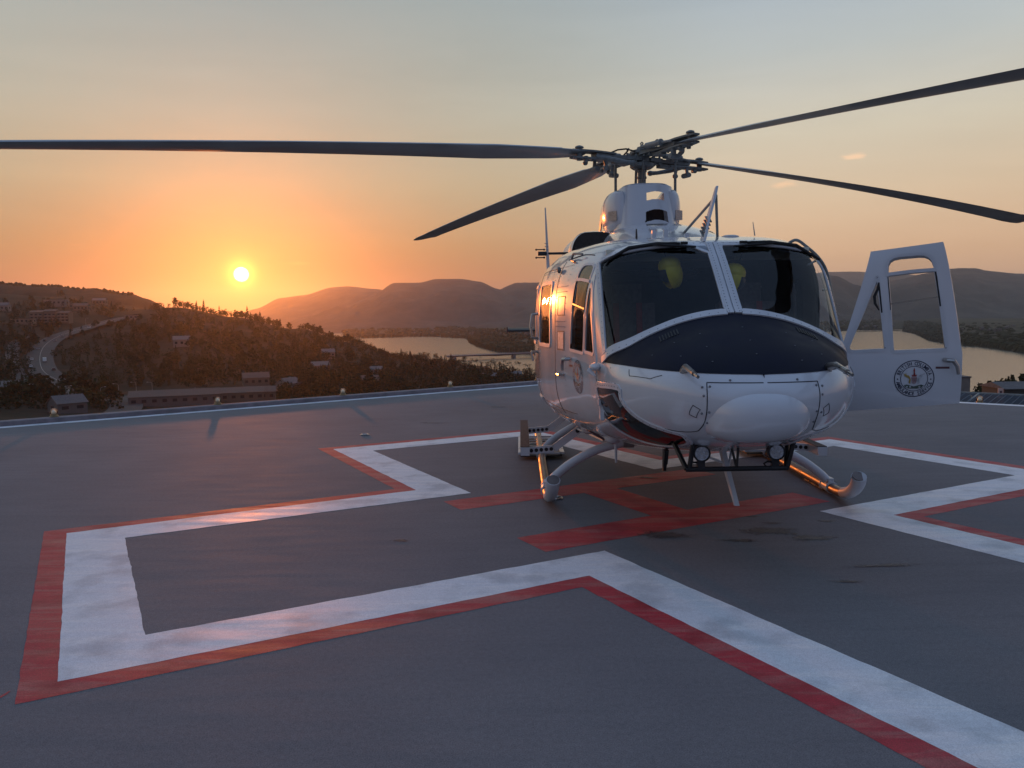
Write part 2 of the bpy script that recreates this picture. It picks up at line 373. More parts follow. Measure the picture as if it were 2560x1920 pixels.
def pad_outline(g):
    # pad corner at the far end; g > 0 is inwards
    nl = Vector((.5979, -.8016)); nr = Vector((-DR.y * -1, 0))
    nr = Vector((DR.y, -DR.x)); nr = nr if nr.dot(Vector((0, 8)) - PC) > 0 else -nr
    # intersect the two shifted lines
    p1 = PC + nl * g; p2 = PC + nr * g
    den = DL.x * DR.y - DL.y * DR.x; w = p2 - p1; t = (w.x * DR.y - w.y * DR.x) / den
    c = p1 + DL * t
    return [c, c + DL * 30, c + DL * 30 + Vector((14, -14)), Vector((16, -14)), c + DR * 32]
pad = MB(); o0 = pad_outline(0)
pad.prism([(p.x, p.y) for p in reversed(o0)], -.6, 0)
helipad = obj('helipad', pad, M['pad'], kind='structure', smooth=None)
obj('white_cross_marking', band(cross_poly(0), cross_poly(.5459 * S7), .0016, seed=2), M['pad_white'], helipad, smooth=None)
obj('red_cross_outline', band(cross_poly(.5459 * S7), cross_poly((.5459 + .218) * S7), .0013, seed=3), M['pad_red'], helipad, smooth=None)
def quad_strip(u0, u1, v0, v1, z, seed, skew=0.0):
    rnd = random.Random(seed); mb = MB(); k = int(max(2, abs(u1 - u0) / .06)); vs = []
    for j in range(k + 1):
        u = lerp(u0, u1, j / k); jt = .006 if 0 < j < k else 0
        vs += [(*cross_pt(u, v0 + wob(Vector((u, v0)), jt)), z), (*cross_pt(u, v1 + wob(Vector((u, v1)), jt)), z)]
    return mb.add(vs, [(2 * j, 2 * j + 1, 2 * j + 3, 2 * j + 2) for j in range(k)])
hm = quad_strip(-2.0 * S7, 1.99 * S7, .726 * S7, 1.243 * S7, .0014, 5)
h2 = quad_strip(-2.01 * S7, 1.985 * S7, -1.24 * S7, -.66 * S7, .0014, 6); hm.add(h2.v, h2.f)
h3 = quad_strip(-.26 * S7, .26 * S7, -.66 * S7, .726 * S7, .0014, 7); hm.add(h3.v, h3.f)
obj('red_letter_h', hm, M['pad_red'], helipad, smooth=None)
ei, eo = pad_outline(.24), pad_outline(.0)
em = MB(); em.add([(*ei[1], .002), (*ei[0], .002), (*eo[0], .002), (*eo[1], .002)], [(0, 1, 2, 3)])
em.add([(*ei[0], .002), (*ei[4], .002), (*eo[4], .002), (*eo[0], .002)], [(0, 1, 2, 3)])
obj('white_edge_line', em, M['pad_white'], helipad, smooth=None)
nl_ = Vector((-.5979, .8016))
kb = MB()
kc = PC + DL * -.05
a, b_ = kc, kc + DL * 30; pr = []
sec = [(0, -.62), (0, .075), (.03, .085), (.20, .085), (.22, .06), (.22, -.62)]
kb.rings([[(*(p + nl_ * (w + .001)), z) for w, z in sec] for p in [a + (b_ - a) * (i / 40) for i in range(41)]])
obj('kerb', kb, M['concrete'], helipad)
# stains and tie-down rings
def blob(cx, cy, rx, ry, rot, z, seed, n=44):
    rnd = random.Random(seed); ph = [rnd.uniform(0, 6.28) for _ in range(5)]; am = [rnd.uniform(.03, .12) for _ in range(5)]
    vs = [(cx, cy, z)]
    for k in range(n):
        a = 2 * math.pi * k / n; q = 1 + sum(am[i] * math.sin((i + 2) * a + ph[i]) for i in range(5)) + rnd.uniform(-.03, .03)
        x, y = rx * q * math.cos(a), ry * q * math.sin(a)
        vs.append((cx + x * math.cos(rot) - y * math.sin(rot), cy + x * math.sin(rot) + y * math.cos(rot), z))
    return MB().add(vs, [(0, 1 + k, 1 + (k + 1) % n) for k in range(n)])
def gpt(px, py, z=0.0):
    # where a ray of the photograph meets the level z (used once to set out what lies on the pad)
    x, y = (px - 1280) / 1989.9, (960 - py) / 1989.9
    c, s = math.cos(-.0142), math.sin(-.0142); x, y = c * x - s * y, s * x + c * y
    cp, sp = math.cos(.0834), math.sin(.0834)
    d = Vector((x, cp + y * sp, -sp + y * cp)); t = (z - CAM_H) / d.z
    return Vector((d.x * t, d.y * t))
for k, (px, py, rx, ry) in enumerate([(1925, 1328, .27, .11), (1852, 1352, .15, .045), (2030, 1345, .20, .08), (2065, 1303, .09, .035), (1930, 1308, .1, .03), (1880, 1292, .07, .03), (1660, 1338, .24, .10), (1000, 1352, .09, .03), (1080, 1058, .24, .05), (1245, 1018, .2, .06), (1620, 1195, .14, .05), (1780, 1170, .12, .05), (2120, 1455, .10, .025), (2205, 1415, .3, .03)]):
    p = gpt(px, py); so = obj('oil_stain', blob(p.x, p.y, rx * 1.25, ry * 1.35, random.uniform(-.25, .15), .0030 + .0002 * k, 20 + k), M['stain'], helipad, smooth=None)
    fa_ = so.data.attributes.new('fade', 'FLOAT', 'POINT')
    for i_ in range(len(so.data.vertices)): fa_.data[i_].value = 1.0 if i_ == 0 else 0.0
p = gpt(10, 1738); obj('red_paint_mark', blob(p.x, p.y, .008, .035, -.1, .0016, 77), M['pad_red'], helipad, smooth=None)
for px, py in ((912, 1088), (1390, 1247)):
    p = gpt(px, py); r = MB().tube([(p.x + .055 * math.cos(a), p.y + .055 * math.sin(a), .010) for a in [2 * math.pi * i / 20 for i in range(20)]], .010, 6, loop=True)
    r.lathe((p.x, p.y, 0), [(.045, .001), (.045, .005), (.001, .005)], 16)
    tag(obj('tie_down_ring', r, M['steel'], helipad))
# perimeter lamps: a glass dome over a reflector on a flange
def pad_lamp(name='pad_edge_lamp'):
    t = empty(name)
    obj('flange', MB().lathe((0, 0, 0), [(.075, -.002), (.075, .015), (.06, .022), (.055, .05), (.05, .052)], 18), M['lamp_base'], t)
    obj('reflector', MB().lathe((0, 0, 0), [(.03, .05), (.042, .07), (.04, .09), (.02, .12), (.005, .128)], 14), M['dome_core'], t)
    obj('dome', MB().lathe((0, 0, 0), [(.056, .05), (.06, .075), (.058, .105), (.046, .133), (.026, .148), (.002, .152)], 20), M['dome'], t)
    return t
lp = pad_lamp(); first = True
for lab, (px, py) in zip(['round glass pad lamp nearest the near end of the kerb', 'round glass pad lamp on the kerb below the long low roofed building', 'round glass pad lamp on the kerb in front of the gabled house roof', 'round glass pad lamp on the kerb below the bridge and lake', 'round glass pad lamp on the kerb right beside the helicopter cabin'], [(132, 1040), (520, 1005), (845, 986), (1118, 967), (1337, 951)]):
    p = gpt(px, py, .085)
    # keep it on the kerb's centre line
    s = (p - PC).dot(DL); q = PC + DL * s + nl_ * .12
    o = lp if first else dup(lp); first = False
    o.location = (q.x, q.y, .085); o.rotation_euler = (0, 0, random.uniform(0, 6)); tag(o, lab, 'lamp', 'lamps along the pad kerb')
s_ = (gpt(2448, 1006) - PC).dot(DR); q = PC + DR * s_ - (PC - PC); 
nr_ = Vector((-DR.y, DR.x)); nr_ = nr_ if nr_.y > 0 else -nr_
q = PC + DR * s_ + nr_ * .12
o = dup(lp, (q.x, q.y, -.03), 1.0, None, 'small lamp beside the safety net at the far right pad edge'); o['group'] = 'lamps along the pad edge'
# safety net beyond the right-hand edge
net = empty('safety_net', (0, 0, 0), 0, 'dark wire safety net on a frame along the right pad edge', 'safety net')
fr = MB(); wires = MB(); nn = 0
for k in range(14):
    p = PC + DR * (1.0 + k * 2.0)
    obj('support_arm', MB().tube([(*(p + nr_ * .02), -.10), (*(p + nr_ * 1.55), .02)], .03, 6), M['hub'], net)
for w, zz in ((.10, -.06), (1.55, .03)):
    obj('edge_rail', MB().tube([(*(PC + DR * .5 + nr_ * w), zz), (*(PC + DR * 29 + nr_ * w), zz)], .03, 6), M['hub'], net)
for k in range(230):
    p = PC + DR * (.6 + k * .12); wires.tube([(*(p + nr_ * .1), -.06), (*(p + nr_ * 1.55), .03)], .008, 4)
for k in range(13):
    w = .1 + k * .12; wires.tube([(*(PC + DR * .6 + nr_ * w), -.06 + .09 * k / 12), (*(PC + DR * 28.5 + nr_ * w), -.06 + .09 * k / 12)], .008, 4)
obj('net_wires', wires, mat('net_wire', (.09, .12, .15), .6, metal=.3), net, kind='stuff')
# the block of the building that carries the pad
tw = MB(); oi = pad_outline(1.2)
tw.prism([(p.x, p.y) for p in reversed(oi)], -32, -.62)
obj('pad_tower_wall', tw, M['concrete'], helipad, smooth=None)
# ------------------------------------------------------------------ helicopter: lofted cabin surface
# stations: x ahead of the mast, half width, widest height, top, bottom, squareness above and below
ST=[ # x, w, zb, zt, zbot, nu, nl
(-2.2,.46,1.62,2.15,1.18,2.6,2.4),
(-1.7,.86,1.50,2.28,.92,3.2,2.8),
(-1.1,1.18,1.36,2.36,.66,4.0,3.2),
(0.0,1.295,1.30,2.39,.57,4.6,3.6),
(0.8,1.27,1.28,2.39,.55,4.8,3.6),
(1.4,1.19,1.28,2.375,.55,4.8,3.4),
(1.9,1.105,1.28,2.35,.56,4.8,3.1),
(2.3,1.015,1.28,2.315,.585,4.8,2.9),
(2.55,.96,1.28,2.275,.61,4.7,2.7),
(2.74,.92,1.28,2.235,.635,4.4,2.6),
(2.88,.90,1.275,2.145,.655,3.7,2.5),
(3.0,.882,1.27,2.05,.675,3.1,2.45),
(3.2,.855,1.26,1.88,.71,2.2,2.4),
(3.38,.82,1.25,1.725,.745,1.75,2.35),
(3.50,.785,1.245,1.65,.775,1.75,2.3),
(3.7,.70,1.235,1.565,.825,1.9,2.3),
(3.88,.585,1.22,1.475,.885,2.0,2.25),
(4.02,.445,1.20,1.38,.955,2.0,2.2),
(4.11,.30,1.18,1.295,1.02,2.0,2.1),
(4.16,.16,1.165,1.23,1.09,2.0,2.0),
(4.175,0.001,1.16,1.161,1.159,2.0,2.0)]
def _pchip(v):
    n=len(v); m=[0.0]*n
    d=[v[i+1]-v[i] for i in range(n-1)]
    m[0]=d[0]; m[-1]=d[-1]
    for i in range(1,n-1):
        m[i]=0.0 if d[i-1]*d[i]<=0 else 2*d[i-1]*d[i]/(d[i-1]+d[i])
    return m
COL=list(zip(*ST)); MC=[_pchip(c) for c in COL]
def _ev(k,u):
    i=min(int(u),len(ST)-2); i=max(i,0); f=u-i
    a,b=COL[k][i],COL[k][i+1]; ma,mb=MC[k][i],MC[k][i+1]
    f2=f*f;f3=f2*f
    return a*(2*f3-3*f2+1)+ma*(f3-2*f2+f)+b*(-2*f3+3*f2)+mb*(f3-f2)
def u_of_x(x):
    lo,hi=0.0,len(ST)-1.0
    for _ in range(40):
        m=(lo+hi)/2
        if _ev(0,m)<x: lo=m
        else: hi=m
    return (lo+hi)/2
def S_u(u,t,side=1,ins=0.0):
    x=_ev(0,u);w=max(_ev(1,u)-ins,.001);zb=_ev(2,u);zt=max(_ev(3,u)-ins,zb+.001);zl=min(_ev(4,u)+ins,zb-.001);nu=_ev(5,u);nl=_ev(6,u)
    if t<=.5:
        a=(.5-t)*math.pi; c=max(math.cos(a),0);s=max(math.sin(a),0)
        y=w*c**(2/nu); z=zb+(zt-zb)*s**(2/nu)
    else:
        a=(t-.5)*math.pi; c=max(math.cos(a),0);s=max(math.sin(a),0)
        y=w*c**(2/nl); z=zb-(zb-zl)*s**(2/nl)
    return (x,y*side,z)
def S(x,t,side=1): return Vector(S_u(u_of_x(x),t,side))
def t_y(x,y,lower=False):
    u=u_of_x(x); w=_ev(1,u); n=_ev(6 if lower else 5,u)
    c=min(1,max(0,(y/w)))**(n/2); a=math.acos(min(1,c))
    return .5+a/math.pi if lower else .5-a/math.pi
def t_z(x,z):
    u=u_of_x(x); zb=_ev(2,u)
    if z>=zb:
        s=min(1,max(0,(z-zb)/(_ev(3,u)-zb)))**(_ev(5,u)/2); return .5-math.asin(s)/math.pi
    s=min(1,max(0,(zb-z)/(zb-_ev(4,u))))**(_ev(6,u)/2); return .5+math.asin(s)/math.pi

def SN(x,t,side=1):
    e=2e-3; x1=min(x+e,4.17); x0=x1-2*e; t0=max(t-e,1e-3); t1=min(t+e,.999)
    n=(S(x1,t,side)-S(x0,t,side)).cross(S(x,t1,side)-S(x,t0,side))
    if n.length<1e-12: n=Vector((1,0,0))
    n.normalize(); return -n if side<0 else n
def SO(x, t, side=1, off=0.0):
    p = S(x, t, side); return p + SN(x, t, side) * off if off else p
def inpoly(p, poly):
    x, y = p; c = False; j = len(poly) - 1
    for i in range(len(poly)):
        xi, yi = poly[i]; xj, yj = poly[j]
        if (yi > y) != (yj > y) and x < (xj - xi) * (y - yi) / (yj - yi) + xi: c = not c
        j = i
    return c
def bbox(poly): xs = [p[0] for p in poly]; ys = [p[1] for p in poly]; return min(xs), max(xs), min(ys), max(ys)
def smooth_closed(pts, k=4):
    n = len(pts); o = []
    for i in range(n):
        p0, p1, p2, p3 = pts[i - 1], pts[i], pts[(i + 1) % n], pts[(i + 2) % n]
        for j in range(k):
            t = j / k
            o.append(tuple(.5 * (2 * p1[d] + (p2[d] - p0[d]) * t + (2 * p0[d] - 5 * p1[d] + 4 * p2[d] - p3[d]) * t * t + (3 * p1[d] - p0[d] - 3 * p2[d] + p3[d]) * t ** 3) for d in range(len(p1))))
    return o
def smooth_open(pts, k=5):
    o = []; n = len(pts)
    for i in range(n - 1):
        p0, p1, p2, p3 = pts[max(i - 1, 0)], pts[i], pts[i + 1], pts[min(i + 2, n - 1)]
        for j in range(k):
            t = j / k
            o.append(tuple(.5 * (2 * p1[d] + (p2[d] - p0[d]) * t + (2 * p0[d] - 5 * p1[d] + 4 * p2[d] - p3[d]) * t * t + (3 * p1[d] - p0[d] - 3 * p2[d] + p3[d]) * t ** 3) for d in range(len(p1))))
    return o + [tuple(pts[-1])]
def dense(pts, n=6):
    o = []
    for i in range(len(pts) - 1):
        for j in range(n): o.append(tuple(lerp(a, b, j / n) for a, b in zip(pts[i], pts[i + 1])))
    return o + [pts[-1]]
def strip(mb, path, side, w, h, off=0.0, closed=False, sink=.006):
    # a flat bar lying on the cabin skin along (x, t) points
    P = [S(x, t, side) for x, t in path]; Nn = [SN(x, t, side) for x, t in path]; n = len(P); rings = []
    for i in range(n):
        d = (P[(i + 1) % n] - P[i - 1]) if closed else (P[min(i + 1, n - 1)] - P[max(i - 1, 0)])
        if d.length < 1e-9: d = Vector((1, 0, 0))
        d.normalize(); b = Nn[i].cross(d); b.normalize(); c = P[i] + Nn[i] * off
        rings.append([c - b * w / 2 - Nn[i] * sink, c - b * w / 2 * .92 + Nn[i] * h, c + b * w / 2 * .92 + Nn[i] * h, c + b * w / 2 - Nn[i] * sink])
    return mb.rings(rings, loop=closed)
def rivets(mb, path, side, step=.045, r=.0045, off=.002):
    P = [SO(x, t, side, off) for x, t in path]; Nn = [SN(x, t, side) for x, t in path]; acc = 0
    for i in range(len(P) - 1):
        L_ = (P[i + 1] - P[i]).length
        if L_ < 1e-6: continue
        while acc < L_:
            c = P[i].lerp(P[i + 1], acc / L_); n = Nn[i]; a = n.orthogonal().normalized() * r; b = n.cross(a)
            vs = [c + n * r * .7] + [c + a * math.cos(k * 1.0472) + b * math.sin(k * 1.0472) for k in range(6)]
            mb.add(vs, [(0, 1 + k, 1 + (k + 1) % 6) for k in range(6)]); acc += step
        acc -= L_
PSI = -.011435; C0 = 1.452; Y0 = 8.8367
X0 = (C0 - Y0 * math.sin(PSI)) / math.cos(PSI)
heli = empty('helicopter', (X0, Y0, 0), R(-90) + PSI, 'white ambulance helicopter with a dark blue nose parked on the red letter', 'helicopter')
# --- windscreen openings in (x, t)
xw_bot = lambda y: 3.445 if y < .56 else lerp(3.445, 3.13, ((y - .56) / .30) ** 1.6)
WIN = {}
_B = smooth_open([(.048, 3.396, t_y(3.396, .048)), (.101, 3.394, t_y(3.394, .101)), (.198, 3.388, t_y(3.388, .198)), (.358, 3.378, .1608), (.52, 3.364, .2323), (.68, 3.325, .3138), (.775, 3.26, .372), (.845, 3.164, .4359)], 6)
_T = smooth_open([(.048, 2.80, t_y(2.80, .048)), (.126, 2.801, t_y(2.801, .126)), (.306, 2.802, t_y(2.802, .306)), (.5, 2.797, t_y(2.797, .5)), (.662, 2.770, .1673), (.79, 2.68, .2420), (.841, 2.628, .2788)], 6)
def _tab(tb, b):
    y = lerp(tb[0][0], tb[-1][0], b)
    for p, q in zip(tb, tb[1:]):
        if y <= q[0] + 1e-9:
            f = (y - p[0]) / max(q[0] - p[0], 1e-9); return lerp(p[1], q[1], f), lerp(p[2], q[2], f)
    return tb[-1][1], tb[-1][2]
def windscreen_xy(a, b, gap=0.0):
    xb, tb = _tab(_B, min(max(b, 0), 1)); xt, tt = _tab(_T, min(max(b, 0), 1))
    if b > 1: tb += (b - 1) * .2; tt += (b - 1) * .2
    ac = min(max(a, 0), 1); x0 = lerp(2.80, 3.396, ac); fix = t_y(x0, .048) - lerp(_T[0][2], _B[0][2], ac)
    return lerp(xt, xb, a), max(.001, lerp(tt, tb, a) + fix * (1 - min(max(b, 0), 1)) ** 4)
def ws_poly(side):
    c = .15 if side < 0 else .03
    return [windscreen_xy(0, lerp(c, 1, k / 24)) for k in range(25)] + [windscreen_xy(k / 20, 1) for k in range(1, 21)] + [windscreen_xy(1, 1 - k / 30) for k in range(1, 31)] + [windscreen_xy(lerp(1, c, k / 24), 0) for k in range(1, 25)] + [windscreen_xy(lerp(c, 0, k / 4), lerp(0, c, k / 4)) for k in range(1, 4)]
# --- crew door outline in (x, z)
DXR, DXF = 2.118, 2.945
DFT = {-1: 2.66, 1: 2.725}
def dz_top(x): return lerp(2.135, 2.195, (2.63 - x) / .5)
def dx_rear(z): return DXR if z < 1.38 else lerp(DXR, DXR + .115, (z - 1.38) / .75)
def dx_front(z, s=-1): return DXF if z < 1.38 else lerp(DXF, DFT[s], (z - 1.38) / .72)
def dz_bot(x): return lerp(1.02, .945, (x - DXR) / (DXF - DXR))
def door_loop(g=0.0, n=10):
    o = []
    zr0, zr1 = dz_bot(DXR) + g, dz_top(DXR) - g
    o += [(dx_rear(lerp(zr0, zr1, k / n)) + g, lerp(zr0, zr1, k / n)) for k in range(n)]
    o += [(x, dz_top(x) - g) for x in [lerp(dx_rear(zr1) + g, 2.655 - g, k / n) for k in range(n)]]
    o += [(dx_front(z) - g, z) for z in [lerp(2.10 - g, dz_bot(DXF) + g, k / (n * 2)) for k in range(n * 2)]]
    o += [(x, dz_bot(x) + g) for x in [lerp(DXF - g, DXR + g, k / n) for k in range(n)]]
    return o
def rounded(pts, r=.04, k=4):
    o = []; n = len(pts)
    for i in range(n):
        p = Vector(pts[i]); a = Vector(pts[i - 1]); b = Vector(pts[(i + 1) % n])
        rr = min(r if isinstance(r, float) else r[i], (a - p).length * .45, (b - p).length * .45)
        A = p + (a - p).normalized() * rr; B = p + (b - p).normalized() * rr
        for j in range(k + 1):
            t = j / k; o.append(tuple((1 - t) ** 2 * A + 2 * t * (1 - t) * p + t * t * B))
    return o
W_MAIN = rounded([(2.218, 1.41), (2.579, 1.395), (2.632, 2.085), (2.318, 2.105)], [.015, .015, .10, .09])
W_TRI = rounded([(2.620, 1.41), (2.90, 1.397), (2.682, 1.955)], [.02, .06, .025])
xz2xt = lambda L_: [(x, t_z(x, z)) for x, z in L_]
def xzdense(L_, n=3): return dense(list(L_) + [L_[0]], n)[:-1]
holes = {-1: [ws_poly(-1), xz2xt(W_MAIN), xz2xt(W_TRI)], 1: [ws_poly(1), xz2xt(door_loop(.01))]}
# cabin sliding-door windows and chin windows (x, t)
CW = [rounded([(.95, 1.42), (1.50, 1.42), (1.49, 2.0), (.95, 2.0)], .05), rounded([(-.35, 1.42), (.55, 1.42), (.55, 2.0), (-.35, 2.0)], .06)]
CHIN = [(2.94, .535), (3.10, .528), (3.47, .520), (3.487, .563), (3.543, .624), (3.631, .684), (3.728, .7406), (3.785, .80), (3.62, .865), (3.30, .868), (2.98, .83), (2.86, .735), (2.84, .645), (2.88, .588)]
CHIN = smooth_closed(CHIN, 3)
for s in (-1, 1): holes[s] += [CHIN] + [xz2xt(w) for w in CW]
def skin(ins, nu, nt, u0=0.0, u1=None, cut=True, shrink=None):
    mb = MB(); u1 = len(ST) - 1.0 if u1 is None else u1
    us = [lerp(u0, u1, k / nu) for k in range(nu + 1)]
    k1 = max(8, nt // 3); ts = []
    for k in range(k1): ts.append(.5 - math.acos((.82 * k / k1) ** 1.9) / math.pi)
    for k in range(k1): ts.append(.5 - math.asin((.80 * (1 - k / k1)) ** 2.1) / math.pi)
    for k in range(k1): ts.append(.5 + math.asin((.80 * k / k1) ** 1.5) / math.pi)
    for k in range(k1 + 1): ts.append(.5 + math.acos((.80 * (1 - k / k1)) ** 1.5) / math.pi)
    ts = sorted(set(ts)); ts = [t for i, t in enumerate(ts) if i == 0 or t - ts[i - 1] > 1e-5]; nt = len(ts) - 1
    for side in (-1, 1):
        vs = []; fs = []
        H_ = [(p, bbox(p)) for p in holes[side]]
        xs = [_ev(0, u) for u in us]
        for u in us: vs += [S_u(u, t, side, ins) for t in ts]
        for i in range(nu):
            for j in range(nt):
                c = ((xs[i] + xs[i + 1]) / 2, (ts[j] + ts[j + 1]) / 2)
                if cut and any(b[0] <= c[0] <= b[1] and b[2] <= c[1] <= b[3] and inpoly(c, p) for p, b in H_): continue
                a = i * (nt + 1) + j; fs.append((a, a + 1, a + nt + 2, a + nt + 1))
        mb.add(vs, fs)
    return mb
def weld(o, d=.0004):
    bm = bmesh.new(); bm.from_mesh(o.data); bmesh.ops.remove_doubles(bm, verts=bm.verts, dist=d); bmesh.ops.recalc_face_normals(bm, faces=bm.faces)
    loose = [v for v in bm.verts if not v.link_faces]; bmesh.ops.delete(bm, geom=loose, context='VERTS')
    bm.to_mesh(o.data); bm.free(); return o
fus = weld(obj('fuselage', skin(0, 320, 150), M['white'], heli, smooth=40)); fus.data.polygons.foreach_set('use_smooth', [True] * len(fus.data.polygons))
lin = weld(obj('cabin_lining', skin(.028, 150, 100, 1.2, u_of_x(3.9)), M['liner'], heli, smooth=60))
# --- navy nose deck: one patch from the windscreen sill to the paint line
def z_rim(y): return 1.312 + .045 * min(1, (y / .85)) ** 1.5
def resample(pts, n):
    P = [S(x, t) for x, t in pts]; acc = [0.0]
    for a, b in zip(P, P[1:]): acc.append(acc[-1] + (b - a).length)
    o = []; k = 0
    for i in range(n + 1):
        s = acc[-1] * i / n
        while k < len(acc) - 2 and acc[k + 1] < s: k += 1
        f = (s - acc[k]) / max(acc[k + 1] - acc[k], 1e-9); o.append((lerp(pts[k][0], pts[k + 1][0], f), lerp(pts[k][1], pts[k + 1][1], f)))
    return o
rim = []
for k in range(61):
    f = k / 60; x = lerp(4.104, 3.13, f ** 2.2); rim.append((x, 0.0 if k == 0 else t_z(x, z_rim(S(x, .45)[1]))))
sill = [windscreen_xy(1.03, k / 50) for k in range(51)] + [(3.13, t_z(3.13, 1.385))]; sill[0] = (3.412, 0.0)
nb, na = 44, 24
rim = resample(rim, nb); sill = resample(sill, nb)
deck = MB()
for side in (-1, 1):
    vs = [SO(lerp(sill[b][0], rim[b][0], a / na), lerp(sill[b][1], rim[b][1], a / na), side, .0035) for b in range(nb + 1) for a in range(na + 1)]
    deck.add(vs, [(b * (na + 1) + a, b * (na + 1) + a + 1, (b + 1) * (na + 1) + a + 1, (b + 1) * (na + 1) + a) for b in range(nb) for a in range(na)])
dk = weld(obj('nose_deck', deck, M['navy'], heli, smooth=60), .002)
nd = MB()
for y0 in (-.28, .0, .28, -.45, .45, -.6, .6):
    for xq in (3.62, 3.80, 3.94):
        if xq > 3.9 and abs(y0) > .3 or abs(y0) > _ev(1, u_of_x(xq)) * .85: continue
        sd = 1 if y0 >= 0 else -1; p = SO(xq + abs(y0) * .05, t_y(xq, abs(y0)), sd, .004); nd.ell(p, (.006, .006, .003), 8, 4)
obj('deck_fastener', nd, M['rivet'], dk, kind='stuff')
vt = MB()
for k in range(7):
    y = .40 + k * .019; p = [(3.475 + j * .018 + .012 * 0, t_y(3.475 + j * .018, y)) for j in range(5)]
    for sd in (-1, 1): strip(vt, p, sd, .009, .006, .003)
obj('deck_vent', vt, M['black'], dk, kind='stuff')
# --- windscreens, frames, wipers
for side in (-1, 1):
    g = MB(); nb, na = 30, 22; vs = [SO(*windscreen_xy(a / na, b / nb), side, .002) for b in range(nb + 1) for a in range(na + 1)]
    g.add(vs, [(b * (na + 1) + a, b * (na + 1) + a + 1, (b + 1) * (na + 1) + a + 1, (b + 1) * (na + 1) + a) for b in range(nb) for a in range(na)])
    obj('windscreen', g, M['glass'], heli, smooth=80)
f = MB()
for side in (-1, 1):
    strip(f, ws_poly(side), side, .028, .010, closed=True)
    strip(f, [windscreen_xy(1.045, k / 40) for k in range(41)] + [(3.13, t_z(3.13, 1.372))], side, .052, .013)
    strip(f, [windscreen_xy(k / 24, 1.01) for k in range(25)], side, .05, .012)
    strip(f, [(lerp(2.77, 3.43, k / 24), t_y(lerp(2.77, 3.43, k / 24), .026)) for k in range(25)], side, .046, .013)
    # broad corner gusset beside the post
fr_ = obj('windscreen_frame', f, M['white_rough'], heli, smooth=50)
rv = MB()
for side in (-1, 1):
    rivets(rv, [windscreen_xy(1.045, k / 60) for k in range(61)], side, .06, .0045, .013)
    rivets(rv, [windscreen_xy(k / 40, 1) for k in range(41)], side, .05, .0045, .012)
    rivets(rv, [windscreen_xy(-.06, lerp(.1, .95, k / 40)) for k in range(41)], side, .05, .0045, .001)
    rivets(rv, [(lerp(2.80, 3.44, k / 40), t_y(lerp(2.80, 3.44, k / 40), .034)) for k in range(41)], side, .032, .0045, .014)
obj('rivet_row', rv, M['rivet'], fr_, kind='stuff')
for side in (-1, 1):
    w = MB(); P = [SO(x, t_y(x, y), side, h) for x, y, h in ((2.745, .80, .022), (2.775, .62, .026), (2.795, .42, .028), (2.81, .25, .028))]
    w.tube(P, [.011, .014, .013, .010], 8)
    P2 = [SO(x, t_y(x, y), side, h) for x, y, h in ((2.80, .46, .03), (2.83, .32, .03), (2.85, .14, .028))]
    w.tube(P2, [.009, .012, .009], 6)
    for y in (.22, .30, .40): w.box(SO(2.81, t_y(2.81, y), side, .03), (.03, .05, .022), Matrix.Rotation(.3 * y, 3, 'Y'))
    obj('wiper', w, M['rubber'], heli)
# --- nose: radome bulge, seams, access panels
rad = MB(); rings = []
for i in range(13):
    a = (i / 12) * math.pi / 2; k = math.cos(a) ** .75; ring = []
    for j in range(36):
        b = 2 * math.pi * j / 36
        ring.append((3.66 + .565 * math.sin(a), -.008 + (.395 * k + .004) * math.copysign(abs(math.cos(b)) ** .84, math.cos(b)), 1.098 - .012 * math.sin(a) + (.232 * k + .003) * math.copysign(abs(math.sin(b)) ** .84, math.sin(b))))
    rings.append(ring)
rad.rings(rings)
obj('radome', rad, M['white'], heli, smooth=80)
def xt_yz(y, z):
    lo, hi = 2.9, 4.1745
    for _ in range(40):
        m = (lo + hi) / 2; zz = min(max(z, _ev(4, u_of_x(m)) + 1e-4), _ev(3, u_of_x(m)) - 1e-4)
        if zz != z or S(m, t_z(m, zz))[1] < y: hi = m
        else: lo = m
    m = (lo + hi) / 2; return (m, t_z(m, min(max(z, _ev(4, u_of_x(m)) + 1e-4), _ev(3, u_of_x(m)) - 1e-4)))
sm = MB()
def seam(pts, side, w=.006, k=8): strip(sm, dense(pts, k), side, w, .0022, .0)
